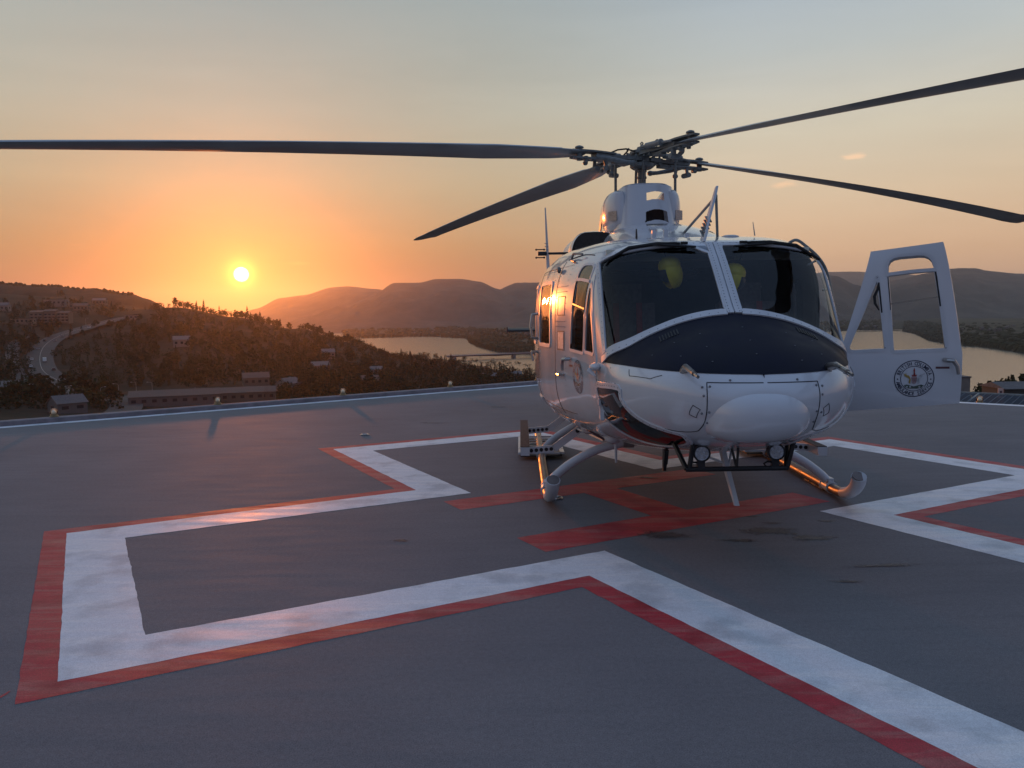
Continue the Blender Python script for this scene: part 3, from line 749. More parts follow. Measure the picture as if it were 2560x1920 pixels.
for side in (-1, 1):
    seam([xt_yz(y, z) for y, z in smooth_open([(.332, 1.278), (.336, 1.22), (.336, 1.15), (.335, 1.08), (.338, 1.02), (.352, .968)], 5)], side, .006, 1)
    seam([xt_yz(y, 1.278) for y in [lerp(.332, .0008, k / 20) for k in range(21)]], side, .006, 1)
    seam(smooth_open([(3.478, .512), (3.50, .563), (3.57, .63), (3.67, .695), (3.79, .752), (3.88, .782), xt_yz(.352, .968)], 3), side, .006, 2)
    seam([(3.478, .512), (3.10, .522), (2.98, .527)], side)
    seam([(1.70, t_z(1.70, 2.17)), (1.70, .5), (1.70, .60), (1.70, .66)], side, .012)
    seam([(1.72, t_z(1.72, 2.185)), (2.13, t_z(2.13, 2.2)), (2.40, t_z(2.4, 2.175))], side)
    seam([(.75, t_z(.75, 2.12)), (.75, .5), (.75, .66)], side, .008)
    seam([(.75, t_z(.75, 2.12)), (1.70, t_z(1.70, 2.12))], side)
    seam([(.75, t_z(.75, .88)), (2.13, t_z(2.13, .86))], side)
    for x0, x1, z0, z1 in ((1.80, 2.03, 1.70, 1.86), (1.80, 2.03, 1.40, 1.56)):
        seam(xz2xt(xzdense([(x0, z0), (x1, z0), (x1, z1), (x0, z1)]) + [(x0, z0)]), side, .007, 2)
    seam([xt_yz(y, z) for y, z in ((.41, 1.14), (.37, 1.115), (.385, 1.06), (.425, 1.08), (.41, 1.14))], side, .004, 3)
    seam(xz2xt([(3.56, 1.33), (3.60, 1.29), (3.80, 1.285), (3.86, 1.31)]), side, .004)
obj('panel_seam', sm, M['seam'], heli, kind='stuff')
rv = MB()
for side in (-1, 1):
    for x in (1.74, 2.06): rivets(rv, [(x, t_z(x, lerp(1.0, 2.1, k / 40))) for k in range(41)], side, .05)
    for z in (1.60, 1.645, 1.90, 1.945, 2.12): rivets(rv, [(lerp(1.76, 2.05, k / 10), t_z(lerp(1.76, 2.05, k / 10), z)) for k in range(11)], side, .032)
    rivets(rv, [(lerp(.8, 1.65, k / 30), t_z(lerp(.8, 1.65, k / 30), 2.10)) for k in range(31)], side, .045)
    rivets(rv, [(lerp(2.2, 2.6, k / 10), t_z(lerp(2.2, 2.6, k / 10), 2.19)) for k in range(11)], side, .03)
    for x in (.79, 1.55): rivets(rv, [(x, t_z(x, lerp(1.0, 2.1, k / 40))) for k in range(41)], side, .06)
    rivets(rv, [(lerp(2.95, 3.46, k / 20), lerp(.517, .508, k / 20)) for k in range(21)], side, .06, .006)
    rivets(rv, [(lerp(-.4, .7, k / 20), t_z(lerp(-.4, .7, k / 20), .86)) for k in range(21)], side, .06, .006)
    for y, z in ((.318, 1.255), (.322, 1.10), (.322, 1.03), (.36, 1.25), (.36, 1.09), (.20, 1.292), (.355, 1.20)):
        q = SO(*xt_yz(y, z), side, .001); rv.ell(q, (.008, .008, .008), 8, 5)
obj('rivet_row', rv, M['rivet'], heli, kind='stuff')
# pitot tubes
for side in (-1, 1):
    p0 = SO(3.93, t_z(3.93, 1.345), side, -.01); p1 = p0 + Vector((.10, side * .012, .035))
    m_ = MB().tube([p0, p0 + Vector((.03, 0, .022)), p1, p1 + Vector((.20, -side * .01, -.030))], [.030, .024, .019, .016], 10)
    m_.cyl(p1 + Vector((.18, -side * .009, -.027)), p1 + Vector((.28, -side * .014, -.042)), .010, 8)
    obj('pitot_tube', m_, M['steel'], heli)
# chin windows
for side in (-1, 1):
    cx_ = sum(p[0] for p in CHIN) / len(CHIN); cy_ = sum(p[1] for p in CHIN) / len(CHIN); vs = []; nr = 9; n = len(CHIN)
    for i in range(nr + 1):
        vs += [SO(lerp(cx_, x, i / nr), lerp(cy_, t, i / nr), side, .002) for x, t in CHIN]
    g = MB().add(vs, [(i * n + j, i * n + (j + 1) % n, (i + 1) * n + (j + 1) % n, (i + 1) * n + j) for i in range(nr) for j in range(n)])
    gw = weld(obj('chin_window', g, M['chin_glass'], heli, smooth=80))
    fm = MB(); strip(fm, CHIN, side, .045, .007, closed=True)
    cfr = obj('window_frame', fm, M['white_rough'], gw)
    rr = MB(); rivets(rr, smooth_closed(CHIN, 2), side, .055, .005, .008); obj('rivet_row', rr, M['rivet'], gw, kind='stuff')
# cabin side windows
for side in (-1, 1):
    for w in CW:
        vs = []; L_ = xzdense(w, 2); n = len(L_); cx_ = sum(p[0] for p in L_) / n; cz_ = sum(p[1] for p in L_) / n
        for i in range(4): vs += [SO(lerp(cx_, x, i / 3), t_z(lerp(cx_, x, i / 3), lerp(cz_, z, i / 3)), side, .003) for x, z in L_]
        g = MB().add(vs, [(i * n + j, i * n + (j + 1) % n, (i + 1) * n + (j + 1) % n, (i + 1) * n + j) for i in range(3) for j in range(n)])
        gw = weld(obj('cabin_window', g, M['side_glass'], heli, smooth=80))
        fm = MB(); strip(fm, xz2xt(L_), side, .036, .010, closed=True); obj('window_frame', fm, M['white_rough'], gw)
# lower glazed panel in the post ahead of the sliding door
for side in (-1, 1):
    pm = MB(); vs = [SO(x, t_z(x, z), side, .004) for x, z in ((1.82, 1.41), (2.01, 1.41), (2.01, 1.55), (1.82, 1.55))]
    obj('post_panel', pm.add(vs, [(0, 1, 2, 3)]), M['crest_grey'], heli)
# --- crew doors
def crew_door(side):
    d = empty('crew_door'); d.parent = heli
    nx, nz = 60, 84; vs = []; fs = []
    polyM, polyT = W_MAIN, W_TRI
    for off in (.006, -.030):
        for i in range(nx + 1):
            b = i / nx
            for j in range(nz + 1):
                a = j / nz
                z = lerp(dz_bot(DXR), dz_top(2.4), a)
                x = lerp(dx_rear(z), dx_front(z, side), b); z = lerp(dz_bot(x), dz_top(x), a); x = lerp(dx_rear(z), dx_front(z, side), b)
                vs.append((x, z, off))
    P = [SO(x, t_z(x, z), side, o) for x, z, o in vs]
    m = (nx + 1) * (nz + 1); keep = set()
    for i in range(nx):
        for j in range(nz):
            a = i * (nz + 1) + j; q = (a, a + 1, a + nz + 2, a + nz + 1)
            c = (sum(vs[k][0] for k in q) / 4, sum(vs[k][1] for k in q) / 4)
            if inpoly(c, polyM) or inpoly(c, polyT): continue
            keep.add((i, j)); fs.append(q); fs.append(tuple(k + m for k in reversed(q)))
    for (i, j) in keep:
        a = i * (nz + 1) + j
        for (di, dj), e in (((-1, 0), (a, a + 1)), ((1, 0), (a + nz + 1, a + nz + 2)), ((0, -1), (a, a + nz + 1)), ((0, 1), (a + 1, a + nz + 2))):
            if (i + di, j + dj) not in keep: fs.append((e[0], e[1], e[1] + m, e[0] + m))
    mb = MB().add(P, fs)
    sh = obj('door_skin', mb, M['white'], d, smooth=45)
    bm = bmesh.new(); bm.from_mesh(sh.data); bmesh.ops.delete(bm, geom=[v for v in bm.verts if not v.link_faces], context='VERTS'); bm.to_mesh(sh.data); bm.free()
    fm = MB()
    for w in (polyM, polyT):
        strip(fm, xz2xt(xzdense(w, 2)), side, .026, .004, .006, closed=True, sink=.034)
    strip(fm, xz2xt([(2.296, 1.985), (2.46, 1.975), (2.632, 1.955)]), side, .026, .010, 0.004, sink=.02)
    obj('window_frame', fm, M['white_rough'], d)
    for w in (polyM, polyT):
        L_ = xzdense(w, 2); n = len(L_); cx_ = sum(p[0] for p in L_) / n; cz_ = sum(p[1] for p in L_) / n; g = []
        for i in range(5): g += [SO(lerp(cx_, x, i / 4), t_z(lerp(cx_, x, i / 4), lerp(cz_, z, i / 4)), side, .0035) for x, z in L_]
        weld(obj('window_pane', MB().add(g, [(i * n + j, i * n + (j + 1) % n, (i + 1) * n + (j + 1) % n, (i + 1) * n + j) for i in range(4) for j in range(n)]), M['door_glass'] if side > 0 else M['side_glass'], d, smooth=80))
    for q0, q1, w_ in (((2.226, 1.42), (2.302, 1.97), .012), ((2.572, 1.41), (2.615, 1.94), .006), ((2.627, 1.42), (2.676, 1.90), .012)):
        gk = MB(); strip(gk, xz2xt(dense([q0, q1], 8)), side, w_, .004, .006); obj('window_seal', gk, M['rubber'], d)
    if side > 0: obj('pull_strap', MB().tube([SO(x, t_z(x, z), side, o) for x, z, o in ((2.676, 1.90, .01), (2.684, 1.85, .012), (2.705, 1.80, .014), (2.70, 1.75, .014), (2.672, 1.70, .01))], [.006, .010, .012, .010, .005], 6), M['rubber'], d)
    sl = MB(); strip(sl, xz2xt(dense([(2.275, 1.79), (2.595, 1.745)], 5)), side, .012, .004, .006); obj('window_latch_bar', sl, M['door_glass'] if side > 0 else M['steel'], d)
    def at(x, z, off): return SO(x, t_z(x, z), side, off)
    h = MB().tube([at(2.235, 1.335, .012), at(2.225, 1.335, .05), at(2.19, 1.33, .062), at(2.165, 1.29, .060), at(2.155, 1.235, .055)], [.016, .016, .017, .015, .012], 8)
    h.lathe(at(2.235, 1.335, 0) , [(.001, 0), (.024, 0)], 10, 'Y')
    obj('door_handle', h, M['steel'], d)
    pl = MB(); pl.add([at(x, z, .0085) for x, z in ((2.20, 1.272), (2.29, 1.272), (2.29, 1.287), (2.20, 1.287))], [(0, 1, 2, 3)])
    obj('handle_placard', pl, M['maroon'], d)
    for z in (1.05, 1.32): obj('hinge', MB().box(at(2.93, z, .008), (.05, .016, .05)), M['white_rough'], d)
    # emblem: two rings, lettering and arms
    ex, ez = 2.43, 1.20
    def E(u, v, o): return at(ex - u * side * -1 * -1 if False else ex + (u if side < 0 else -u), ez + v, o)
    em_ = MB()
    for r0, r1 in ((.128, .134), (.088, .092)):
        vs = []; 
        for k in range(64):
            a = 2 * math.pi * k / 64; vs += [E(r0 * math.cos(a), r0 * math.sin(a), .009), E(r1 * math.cos(a), r1 * math.sin(a), .009)]
        em_.add(vs, [(2 * k, 2 * k + 1, (2 * k + 3) % 128, (2 * k + 2) % 128) for k in range(64)])
    for sx in (-1, 1): em_.add([E(sx * .110 + .005 * math.cos(a), -.004 + .005 * math.sin(a), .009) for a in [k * math.pi / 5 for k in range(10)]], [tuple(range(10))])
    er = obj('emblem_ring', em_, M['ink'], d, smooth=None)
    tb = MB()
    def letters(txt, mid, up, spread):
        n = len(txt)
        for i, chh in enumerate(txt):
            if chh == ' ': continue
            cu = bpy.data.curves.new('letter', 'FONT'); cu.body = chh; cu.size = .036; cu.align_x = 'CENTER'; cu.resolution_u = 2; cu.offset = .0006
            ob = bpy.data.objects.new('letter', cu); sc.collection.objects.link(ob)
            dg = bpy.context.evaluated_depsgraph_get(); me = ob.evaluated_get(dg).to_mesh()
            f_ = (i - (n - 1) / 2) / (n - 1) * spread
            a = mid - f_ if up else mid + f_
            rr = .0975 if up else .1225
            V_ = []
            for v in me.vertices:
                lx, ly = v.co.x * .80, v.co.y
                rad_ = rr + ly if up else rr - ly
                ang = a - lx / .11 if up else a + lx / .11
                V_.append(E(rad_ * math.cos(ang), rad_ * math.sin(ang), .0092))
            tb.add(V_, [tuple(p.vertices) for p in me.polygons])
            ob.to_mesh_clear() if False else None
            bpy.data.objects.remove(ob); bpy.data.curves.remove(cu)
    letters('BRITISH COLUMBIA', R(90), True, R(142)); letters('AMBULANCE SERVICE', R(270), False, R(146))
    obj('emblem_lettering', tb, M['ink'], er, smooth=None, kind='stuff')
    def patch(pts, m, o=.0094, name='crest'):
        pts = [(x * 1.22, y * 1.18) for x, y in pts]
        obj(name, MB().add([E(x * .001, y * .001, o) for x, y in pts], [tuple(range(len(pts)))]), m, er, smooth=None)
    patch([(-16, 8), (16, 8), (16, -14), (10, -28), (0, -36), (-10, -28), (-16, -14)], M['crest_grey'], .0092, 'crest_shield')
    for k in range(4): patch([(-15, -1 - k * 8), (15, -1 - k * 8), (13 - k * 2, -5 - k * 8), (-13 + k * 2, -5 - k * 8)], M['crest_red'], .0096, 'crest_stripe')
    patch([(-15, 7), (15, 7), (15, 2), (-15, 2)], M['crest_red'], .0096, 'crest_stripe')
    patch([(-12, 12), (-14, 26), (-6, 20), (-3, 40), (-6, 52), (0, 68), (4, 52), (3, 40), (7, 22), (14, 26), (12, 12)], M['crest_red'], .0094, 'crest_lion')
    patch([(-20, -34), (-30, -24), (-26, -4), (-36, 6), (-52, 14), (-60, 34), (-50, 26), (-46, 34), (-40, 22), (-30, 20), (-22, 8), (-18, -6)], M['crest_gold'], .0094, 'crest_stag')
    patch([(20, -34), (32, -26), (28, -6), (38, 4), (46, 20), (60, 34), (48, 30), (40, 26), (30, 22), (22, 10), (18, -6)], M['crest_grey'], .0094, 'crest_ram')
    patch([(-56, -44), (-40, -36), (-20, -42), (0, -48), (20, -42), (40, -36), (56, -44), (40, -58), (16, -62), (-16, -62), (-40, -58)], M['crest_green'], .0093, 'crest_scroll')
    for a in (-44, -26, 24, 44): patch([(a, -50), (a + 8, -44), (a + 14, -52), (a + 6, -58)], M['crest_grey'], .0097, 'crest_scroll')
    return d
ds_ = crew_door(-1); ds_['label'] = 'closed starboard crew door with sun reflected in its panes'
dp = crew_door(1); dp['label'] = 'open crew door standing out from the cabin, round emblem on it'
def flatten(o):
    for c in o.children:
        if c.type == 'MESH':
            for v in c.data.vertices:
                if v.co.z > 1.36: v.co.y += (S(v.co.x, .5)[1] - v.co.y) * .70 * min(1, (v.co.z - 1.36) / .12)
        flatten(c)
flatten(dp)
hinge = Vector((2.955, .888, 0))
dp.matrix_local = Matrix.Translation(hinge) @ Matrix.Rotation(R(-87), 4, 'Z') @ Matrix.Translation(-hinge) @ Matrix.Translation((0, .0, 0))
stt = MB().tube([(2.90, .90, 1.42), (2.94, .95, 1.50), (2.95, 1.03, 1.60), (2.95, 1.06, 1.80)], .008, 6)
# door sill stay and mirror-like fairing at the starboard pillar foot
fa = MB().ell((2.99, -.905, 1.315), (.10, .045, .028), 12, 7); fa.tube([(2.92, -.93, 1.31), (3.02, -.95, 1.29), (3.06, -.91, 1.25)], [.012, .02, .008], 6)
obj('pillar_fairing', fa, M['white_rough'], heli)
for side in (-1, 1):
    p_ = SO(2.90, t_z(2.90, .985), side, .0)
    obj('door_hinge_bracket', MB().prism([(-.06, -.05), (.055, -.05), (.04, -.015), (.012, .055)], 0, .03, lambda x, z, y: (p_.x + x, p_.y + side * (y - .006) + (0), p_.z + z - .02)), M['white_rough'], heli)
for side in (-1, 1):
    def at(x, z, off): return SO(x, t_z(x, z), side, off)
    obj('door_handle', MB().tube([at(1.93, 1.19, .0), at(1.93, 1.19, .04), at(2.02, 1.19, .045), at(2.02, 1.19, .0)], .012, 8), M['steel'], heli)
    obj('grab_handle', MB().tube([at(.72, 1.72, .0), at(.72, 1.71, .06), at(.73, 1.60, .075), at(.74, 1.48, .06), at(.74, 1.47, 0)], .014, 8), M['steel'], heli)
    obj('sliding_door_handle', MB().tube([at(.60, 1.33, .0), at(.62, 1.33, .06), at(.70, 1.33, .065), at(.71, 1.24, .05)], .014, 8), M['steel'], heli)
    rl = MB(); P = [(lerp(-.9, .75, k / 16), lerp(.80, .86, k / 16)) for k in range(17)]
    strip(rl, [(x, t_z(x, z)) for x, z in P], side, .035, .02); obj('door_rail', rl, M['white_rough'], heli)
# ------------------------------------------------------------------ helicopter: interior
fl = MB().prism([(-1.0, -.95), (1.6, -.95), (2.2, -.78), (2.8, -.58), (2.8, .58), (2.2, .78), (1.6, .95), (-1.0, .95)], .82, .86); obj('cabin_floor', fl, M['liner'], heli)
bk = MB(); bk.box((-.95, 0, 1.45), (.06, 2.0, 1.3)); obj('rear_bulkhead', bk, M['liner'], heli)
ip = MB().prism([(2.98, .85), (3.30, .95), (3.36, 1.36), (3.22, 1.50), (2.98, 1.46), (2.90, 1.2)], -.62, .62, lambda x, y, z: (x, z, y))
pan = obj('instrument_panel', ip, M['black'], heli)
dsp = MB()
for y in (-.48, -.28, -.08, .12, .32, .5): dsp.box((2.955, y, 1.32), (.012, .15, .13))
obj('panel_display', dsp, M['navy'], pan)
cons = MB().box((2.55, 0, .98), (.9, .30, .36)); obj('centre_console', cons, M['black'], heli)
oc = MB().prism([(1.75, 2.26), (2.70, 2.20), (2.72, 2.13), (2.45, 2.08), (1.75, 2.10)], -.20, .20, lambda x, y, z: (x, z, y)); obj('overhead_console', oc, M['liner'], heli)
hb = MB(); hb.box((2.62, 0, 2.150), (.03, 1.56, .09)); hb.box((2.5, -.45, 2.205), (.28, .44, .02)); hb.box((2.5, .45, 2.205), (.28, .44, .02)); obj('headliner', hb, M['headliner'], heli)
for y in (-.52, .52):
    st = MB(); st.box((2.12, y, 1.12), (.52, .50, .14)); st.box((1.86, y, 1.46), (.14, .48, .66), Matrix.Rotation(-.15, 3, 'Y')); st.box((1.80, y, 1.86), (.10, .26, .20))
    se = obj('crew_seat', st, M['seat'], heli)
    obj('harness', MB().box((1.945, y - .10, 1.5), (.012, .05, .6), Matrix.Rotation(-.15, 3, 'Y')).box((1.945, y + .10, 1.5), (.012, .05, .6), Matrix.Rotation(-.15, 3, 'Y')), M['red_seat_reflection'], se)
    pd = MB(); pd.box((3.22, y - .10, 1.02), (.05, .08, .12)); pd.box((3.22, y + .08, 1.02), (.05, .08, .12)); pd.tube([(2.55, y, .84), (2.62, y, 1.1), (2.70, y, 1.32)], .018, 8); obj('flight_control', pd, M['black'], heli, kind='stuff')
cb = MB(); cb.tube([(3.30, -.80, 1.33), (3.15, -.78, 1.0), (3.0, -.55, .80)], .03, 8); cb.tube([(3.0, -.66, .92), (3.40, -.52, 1.05), (3.60, -.28, 1.12)], .022, 8)
cb.tube([(3.30, .80, 1.33), (3.15, .78, 1.0), (3.0, .55, .80)], .03, 8)
obj('nose_frame', cb, M['hub_light'], heli, kind='stuff')
rw = MB(); rw.box((2.95, -.36, .90), (.34, .36, .03)); obj('red_reflection_slab', rw, M['red_seat_reflection'], heli)  # added red slab, imitates the red letter's reflection in the chin window
for y, w in ((.82, .24), (-.86, .2)): obj('door_post_curtain', MB().box((1.72, y, 1.55), (.06, w, 1.2)), M['rubber'], heli)
# helmets hanging behind the windscreen
def helmet(x, y, z, rz, label):
    t = empty('flight_helmet', (0, 0, 0), 0, label, 'helmet', 'flight helmets hanging in the cockpit')
    sh = MB(); rings = []
    # shell of a helmet: front cut away for the face
    n = 20
    for i in range(13):
        a = -1.15 + (i / 12) * (1.15 + math.pi / 2 - .02); ring = []
        for j in range(n + 1):
            b = R(48) + (j / n) * R(264)
            cut = 1.0
            ring.append((.128 * math.cos(a) * math.cos(b), .105 * math.cos(a) * math.sin(b), .125 * math.sin(a)))
        rings.append(ring)
    sh.rings(rings, closed=False, cap=False)
    rings2 = [[(p[0] * .9, p[1] * .9, p[2] * .9) for p in r] for r in rings]; sh.rings(rings2, closed=False, cap=False)
    sh.ell((-.01, 0, .055), (.122, .102, .075), 18, 8)
    obj('helmet_shell', sh, M['yellow'], t)
    vz = MB().ell((.035, 0, .005), (.098, .092, .066), 16, 8); obj('visor', vz, M['black'], t)
    sp = MB().tube([(0, 0, .12), (0, 0, .22)], .006, 6); obj('hanging_strap', sp, M['rubber'], t)
    Mw = heli.matrix_basis
    t.location = Matrix.Translation((X0, Y0, 0)) @ Matrix.Rotation(R(-90) + PSI, 4, 'Z') @ Vector((x, y, z)); t.rotation_euler = (0, R(18), R(-90) + PSI + rz)
    t.scale = (.72, .82, 1.04)
helmet(2.66, -.290, 2.010, R(-75), 'yellow flight helmet with dark visor behind the left windscreen pane')
helmet(2.66, .190, 1.945, R(70), 'yellow flight helmet hanging just right of the windscreen post')

# ------------------------------------------------------------------ helicopter: roof, cowlings, mast fairing
def loft_cow(name, secs, m, seg=28, parent=heli, n=3.2):
    mb = MB(); rings = []
    for x, y0, w, zb, zt in secs:
        ring = []
        for k in range(seg + 1):
            a = math.pi * k / seg; c, s = math.cos(a), math.sin(a)
            ring.append((x, y0 + w * math.copysign(abs(c) ** (2 / n), c), zb + (zt - zb) * abs(s) ** (2 / n)))
        rings.append(ring)
    mb.rings(rings, closed=True); return obj(name, mb, m, parent, smooth=45)
loft_cow('roof_cowling', [(2.05, -.05, .40, 2.30, 2.335), (1.8, -.06, .43, 2.28, 2.40), (1.4, -.07, .45, 2.25, 2.50), (1.0, -.09, .455, 2.25, 2.575), (.6, -.10, .46, 2.25, 2.62), (.1, -.105, .48, 2.25, 2.64), (-.15, -.105, .60, 2.2, 2.66), (-.8, -.105, .86, 2.2, 2.70), (-1.6, -.09, .74, 2.1, 2.62), (-2.4, -.05, .5, 1.95, 2.40), (-2.8, -.02, .3, 1.9, 2.2)], M['white'])
# mast fairing built as front, cheeks and top with two cut-outs in the front face
FY = -.09
def fair_pt(a, h):
    # a: angle round the plan from -1 (right cheek, rear) to 1, h: 0..1 height
    z = lerp(2.56, 3.06 - .035 * a * a, h)
    hw = lerp(.345, .30, h) ; dpt = .46
    c = math.cos(a * 1.5); s = math.sin(a * 1.5)
    x = -.08 + lerp(.50, .41, h) * math.copysign(abs(c) ** .55, c); y = FY + hw * math.copysign(abs(s) ** .62, s)
    return Vector((x, y, z))
fv = MB(); na_, nh = 260, 130; vs = []; fs = []
inner = []
for i in range(na_ + 1):
    for j in range(nh + 1):
        p = fair_pt(-1 + 2 * i / na_, j / nh); vs.append(p)
def hole(y, z):
    y -= FY
    def trap(zlo, zhi, ylo, yhi, k): 
        return zlo + .018 * (1 - ((y - (ylo + yhi) / 2) / .1) ** 2) < z < zhi + .02 * (1 - ((y - (ylo + yhi) / 2) / .1) ** 2) and ylo - k * (zhi - z) * .12 < y < yhi + k * (zhi - z) * .12
    return trap(2.885, 2.965, -.02, .165, .3) or trap(2.665, 2.775, -.025, .195, 1)
for i in range(na_):
    for j in range(nh):
        a = i * (nh + 1) + j; q = (a, a + 1, a + nh + 2, a + nh + 1); c = sum((vs[k] for k in q), Vector()) / 4
        if c.x > .15 and hole(c.y, c.z): continue
        fs.append(q)
mfr = obj('mast_fairing', fv.add(vs, fs), M['white'], heli, smooth=50)
tp = MB(); tp.rings([[fair_pt(-1 + 2 * i / 48, 1) for i in range(49)], [fair_pt(-1 + 2 * i / 48, 1) * 1 + Vector((-.02 if False else 0, 0, .02)) + (Vector((-.05, FY, 3.06)) - fair_pt(-1 + 2 * i / 48, 1)) * .10 for i in range(49)]], closed=False, cap=False)
obj('fairing_lip', tp, M['white'], mfr)
sc_in = MB().box((.20, FY + .085, 2.72), (.02, .27, .20)); obj('fairing_screen', sc_in, M['intake'], mfr)
for s, yo in ((-1, -.27), (1, .24)):
    ck = MB(); rings = []
    for x, w, zl, zh in ((.30, .045, 2.70, 2.99), (.20, .12, 2.66, 3.025), (.02, .165, 2.63, 3.035), (-.25, .17, 2.63, 3.02), (-.55, .13, 2.66, 2.98), (-.75, .04, 2.7, 2.9)):
        zc, hh = (zl + zh) / 2, (zh - zl) / 2
        rings.append([(x, FY + yo + s * w * (1 if math.cos(b) * s > 0 else .5) * abs(math.cos(b)) ** .7 * (1 if math.cos(b) * s > 0 else -1), zc + hh * math.copysign(abs(math.sin(b)) ** .8, math.sin(b)) - .04 * (math.sin(b) < -.5)) for b in [2 * math.pi * k / 24 for k in range(24)]])
    ck.rings(rings); c_ = obj('fairing_cheek', ck, M['white'], mfr, smooth=60)
    sc2 = MB().box((.245, FY + yo + s * .085, 2.745), (.05, .10, .10), Matrix.Rotation(s * .6, 3, 'Z')); obj('cheek_screen', sc2, M['steel'], c_)
# engine intakes beside the fairing
for s in (-1, 1):
    it = MB(); rings = []
    yc = FY + s * .565
    for x, k in ((.24, 1.0), (.20, 1.06), (-.3, 1.08), (-1.0, 1.02), (-1.6, .8)):
        ring = []
        for j in range(32):
            b = 2 * math.pi * j / 32; c, q = math.cos(b), math.sin(b)
            ring.append((x, yc + .235 * k * math.copysign(abs(c) ** .6, c), 2.42 + .165 * k * math.copysign(abs(q) ** .6, q) - (.14 * max(0, c * s) ** 2 if q > 0 else 0) * .6))
        rings.append(ring)
    it.rings(rings, cap=False); ic = obj('engine_intake', it, M['white'], heli, smooth=60)
    fm = MB(); inner_ = [(p[0] - .03, yc + (p[1] - yc) * .90, 2.42 + (p[2] - 2.42) * .90) for p in rings[0]]
    deep = [(p[0] - .25, p[1], p[2]) for p in inner_]
    fm.rings([rings[0], inner_, deep]); obj('intake_mouth', fm, M['intake'], ic, smooth=60)
# exhausts behind
for s in (-1, 1):
    obj('exhaust_pipe', MB().tube([(-1.5, FY + s * .3, 2.5), (-2.1, FY + s * .36, 2.58), (-2.4, FY + s * .45, 2.66)], [.18, .18, .17], 14), M['black'], heli)
# roof antennas, cutter, rails
wc = MB(); base = Vector((2.66, .0, 2.25)); tip = Vector((2.42, .10, 2.68))
wc.prism([(2.60, 2.25), (2.74, 2.24), (2.72, 2.30), (2.66, 2.36), (2.55, 2.62), (2.50, 2.69), (2.47, 2.68), (2.52, 2.50), (2.56, 2.36)], -.009, .009, lambda x, y, z: (x, z - .045 + (y - 2.25) * .34, y))
wo = obj('wire_cutter', wc, M['white_rough'], heli)
bl = MB()
for k in range(5): bl.box((2.64 - k * .012, -.035 + k * .012, 2.31 + k * .028), (.11, .036, .008), Matrix.Rotation(.5, 3, 'Y'))
obj('cutter_blade', bl, M['hub'], wo)
obj('cutter_strut', MB().tube([(2.52, .085, 2.60), (1.72, -.03, 2.37)], .011, 8), M['hub_light'], wo)
obj('cutter_strut', MB().tube([(2.50, .095, 2.62), (2.25, .17, 2.30)], .011, 8), M['hub_light'], wo)
obj('whip_antenna', MB().tube([(1.9, -.44, 2.33), (1.9, -.441, 2.43)], [.011, .006], 6), M['black'], heli)
obj('whip_antenna', MB().tube([(2.4, .43, 2.31), (2.38, .42, 2.42)], [.006, .003], 6), M['steel'], heli)
for y, h in ((-.30, .075), (-.20, .080), (-.02, .045)): obj('roof_marker', MB().box((1.95, y, 2.345 + h / 2 - .01), (.05, .035, h)), M['white_rough'], heli)
obj('roof_beacon', MB().lathe((2.3, .26, 2.305), [(.07, 0), (.07, .012), (.05, .02), (.002, .021)], 14), M['white_rough'], heli)
wa = MB().tube([(-.3, -1.12, 2.15), (-.3, -1.128, 2.30), (-.3, -1.152, 2.92)], [.022, .018, .007], 8)
for k in range(6): wa.lathe((-.3, -1.131 - k * .003, 2.34 + k * .035), [(.010, 0), (.026, .004), (.010, .008)], 8)
wa = obj('tall_whip_antenna', wa, M['white_rough'], heli)
obj('antenna_base', MB().ell((-.3, -1.10, 2.15), (.10, .055, .06), 12, 8), M['white_rough'], wa)
ta = MB().cyl((-.3, -1.24, 2.405), (-.3, -.80, 2.405), .014, 8); ta.cyl((-.3, -1.24, 2.405), (-.3, -1.14, 2.405), .024, 8); ta.cyl((-.3, -.88, 2.405), (-.3, -.80, 2.405), .03, 8)
for zz in (-.045, .045): ta.cyl((-.3, -1.26, 2.405 + zz), (-.3, -1.17, 2.405 + zz), .007, 6); ta.ell((-.3, -1.26, 2.405 + zz), (.012, .012, .012), 8, 6); ta.ell((-.3, -1.17, 2.405 + zz), (.012, .012, .012), 8, 6)
obj('homing_antenna', ta, M['black'], heli)
hr = MB().tube(smooth_open([(2.46, .68, 2.24), (2.49, .73, 2.262), (2.50, .80, 2.215), (2.53, .90, 2.11), (2.56, .955, 1.98), (2.66, .97, 1.72), (2.82, .965, 1.46)], 5), .012, 8)
for a, b in (((2.53, .90, 2.11), (2.54, .80, 2.06)), ((2.585, .965, 1.88), (2.64, .89, 1.86))): hr.cyl(a, b, .009, 6)
obj('hand_rail', hr, M['hub_light'], heli)
hl = MB().tube(smooth_open([(2.2, -.93, 2.20), (2.0, -.985, 2.22), (1.92, -.99, 2.21), (1.9, -1.0, 2.17), (2.05, -.985, 2.15)], 4), .010, 6); obj('step_rail', hl, M['hub_light'], heli)
lk = MB().ell((1.70, -1.10, 2.10), (.035, .02, .03), 10, 6); obj('door_catch', lk, M['hub'], heli)

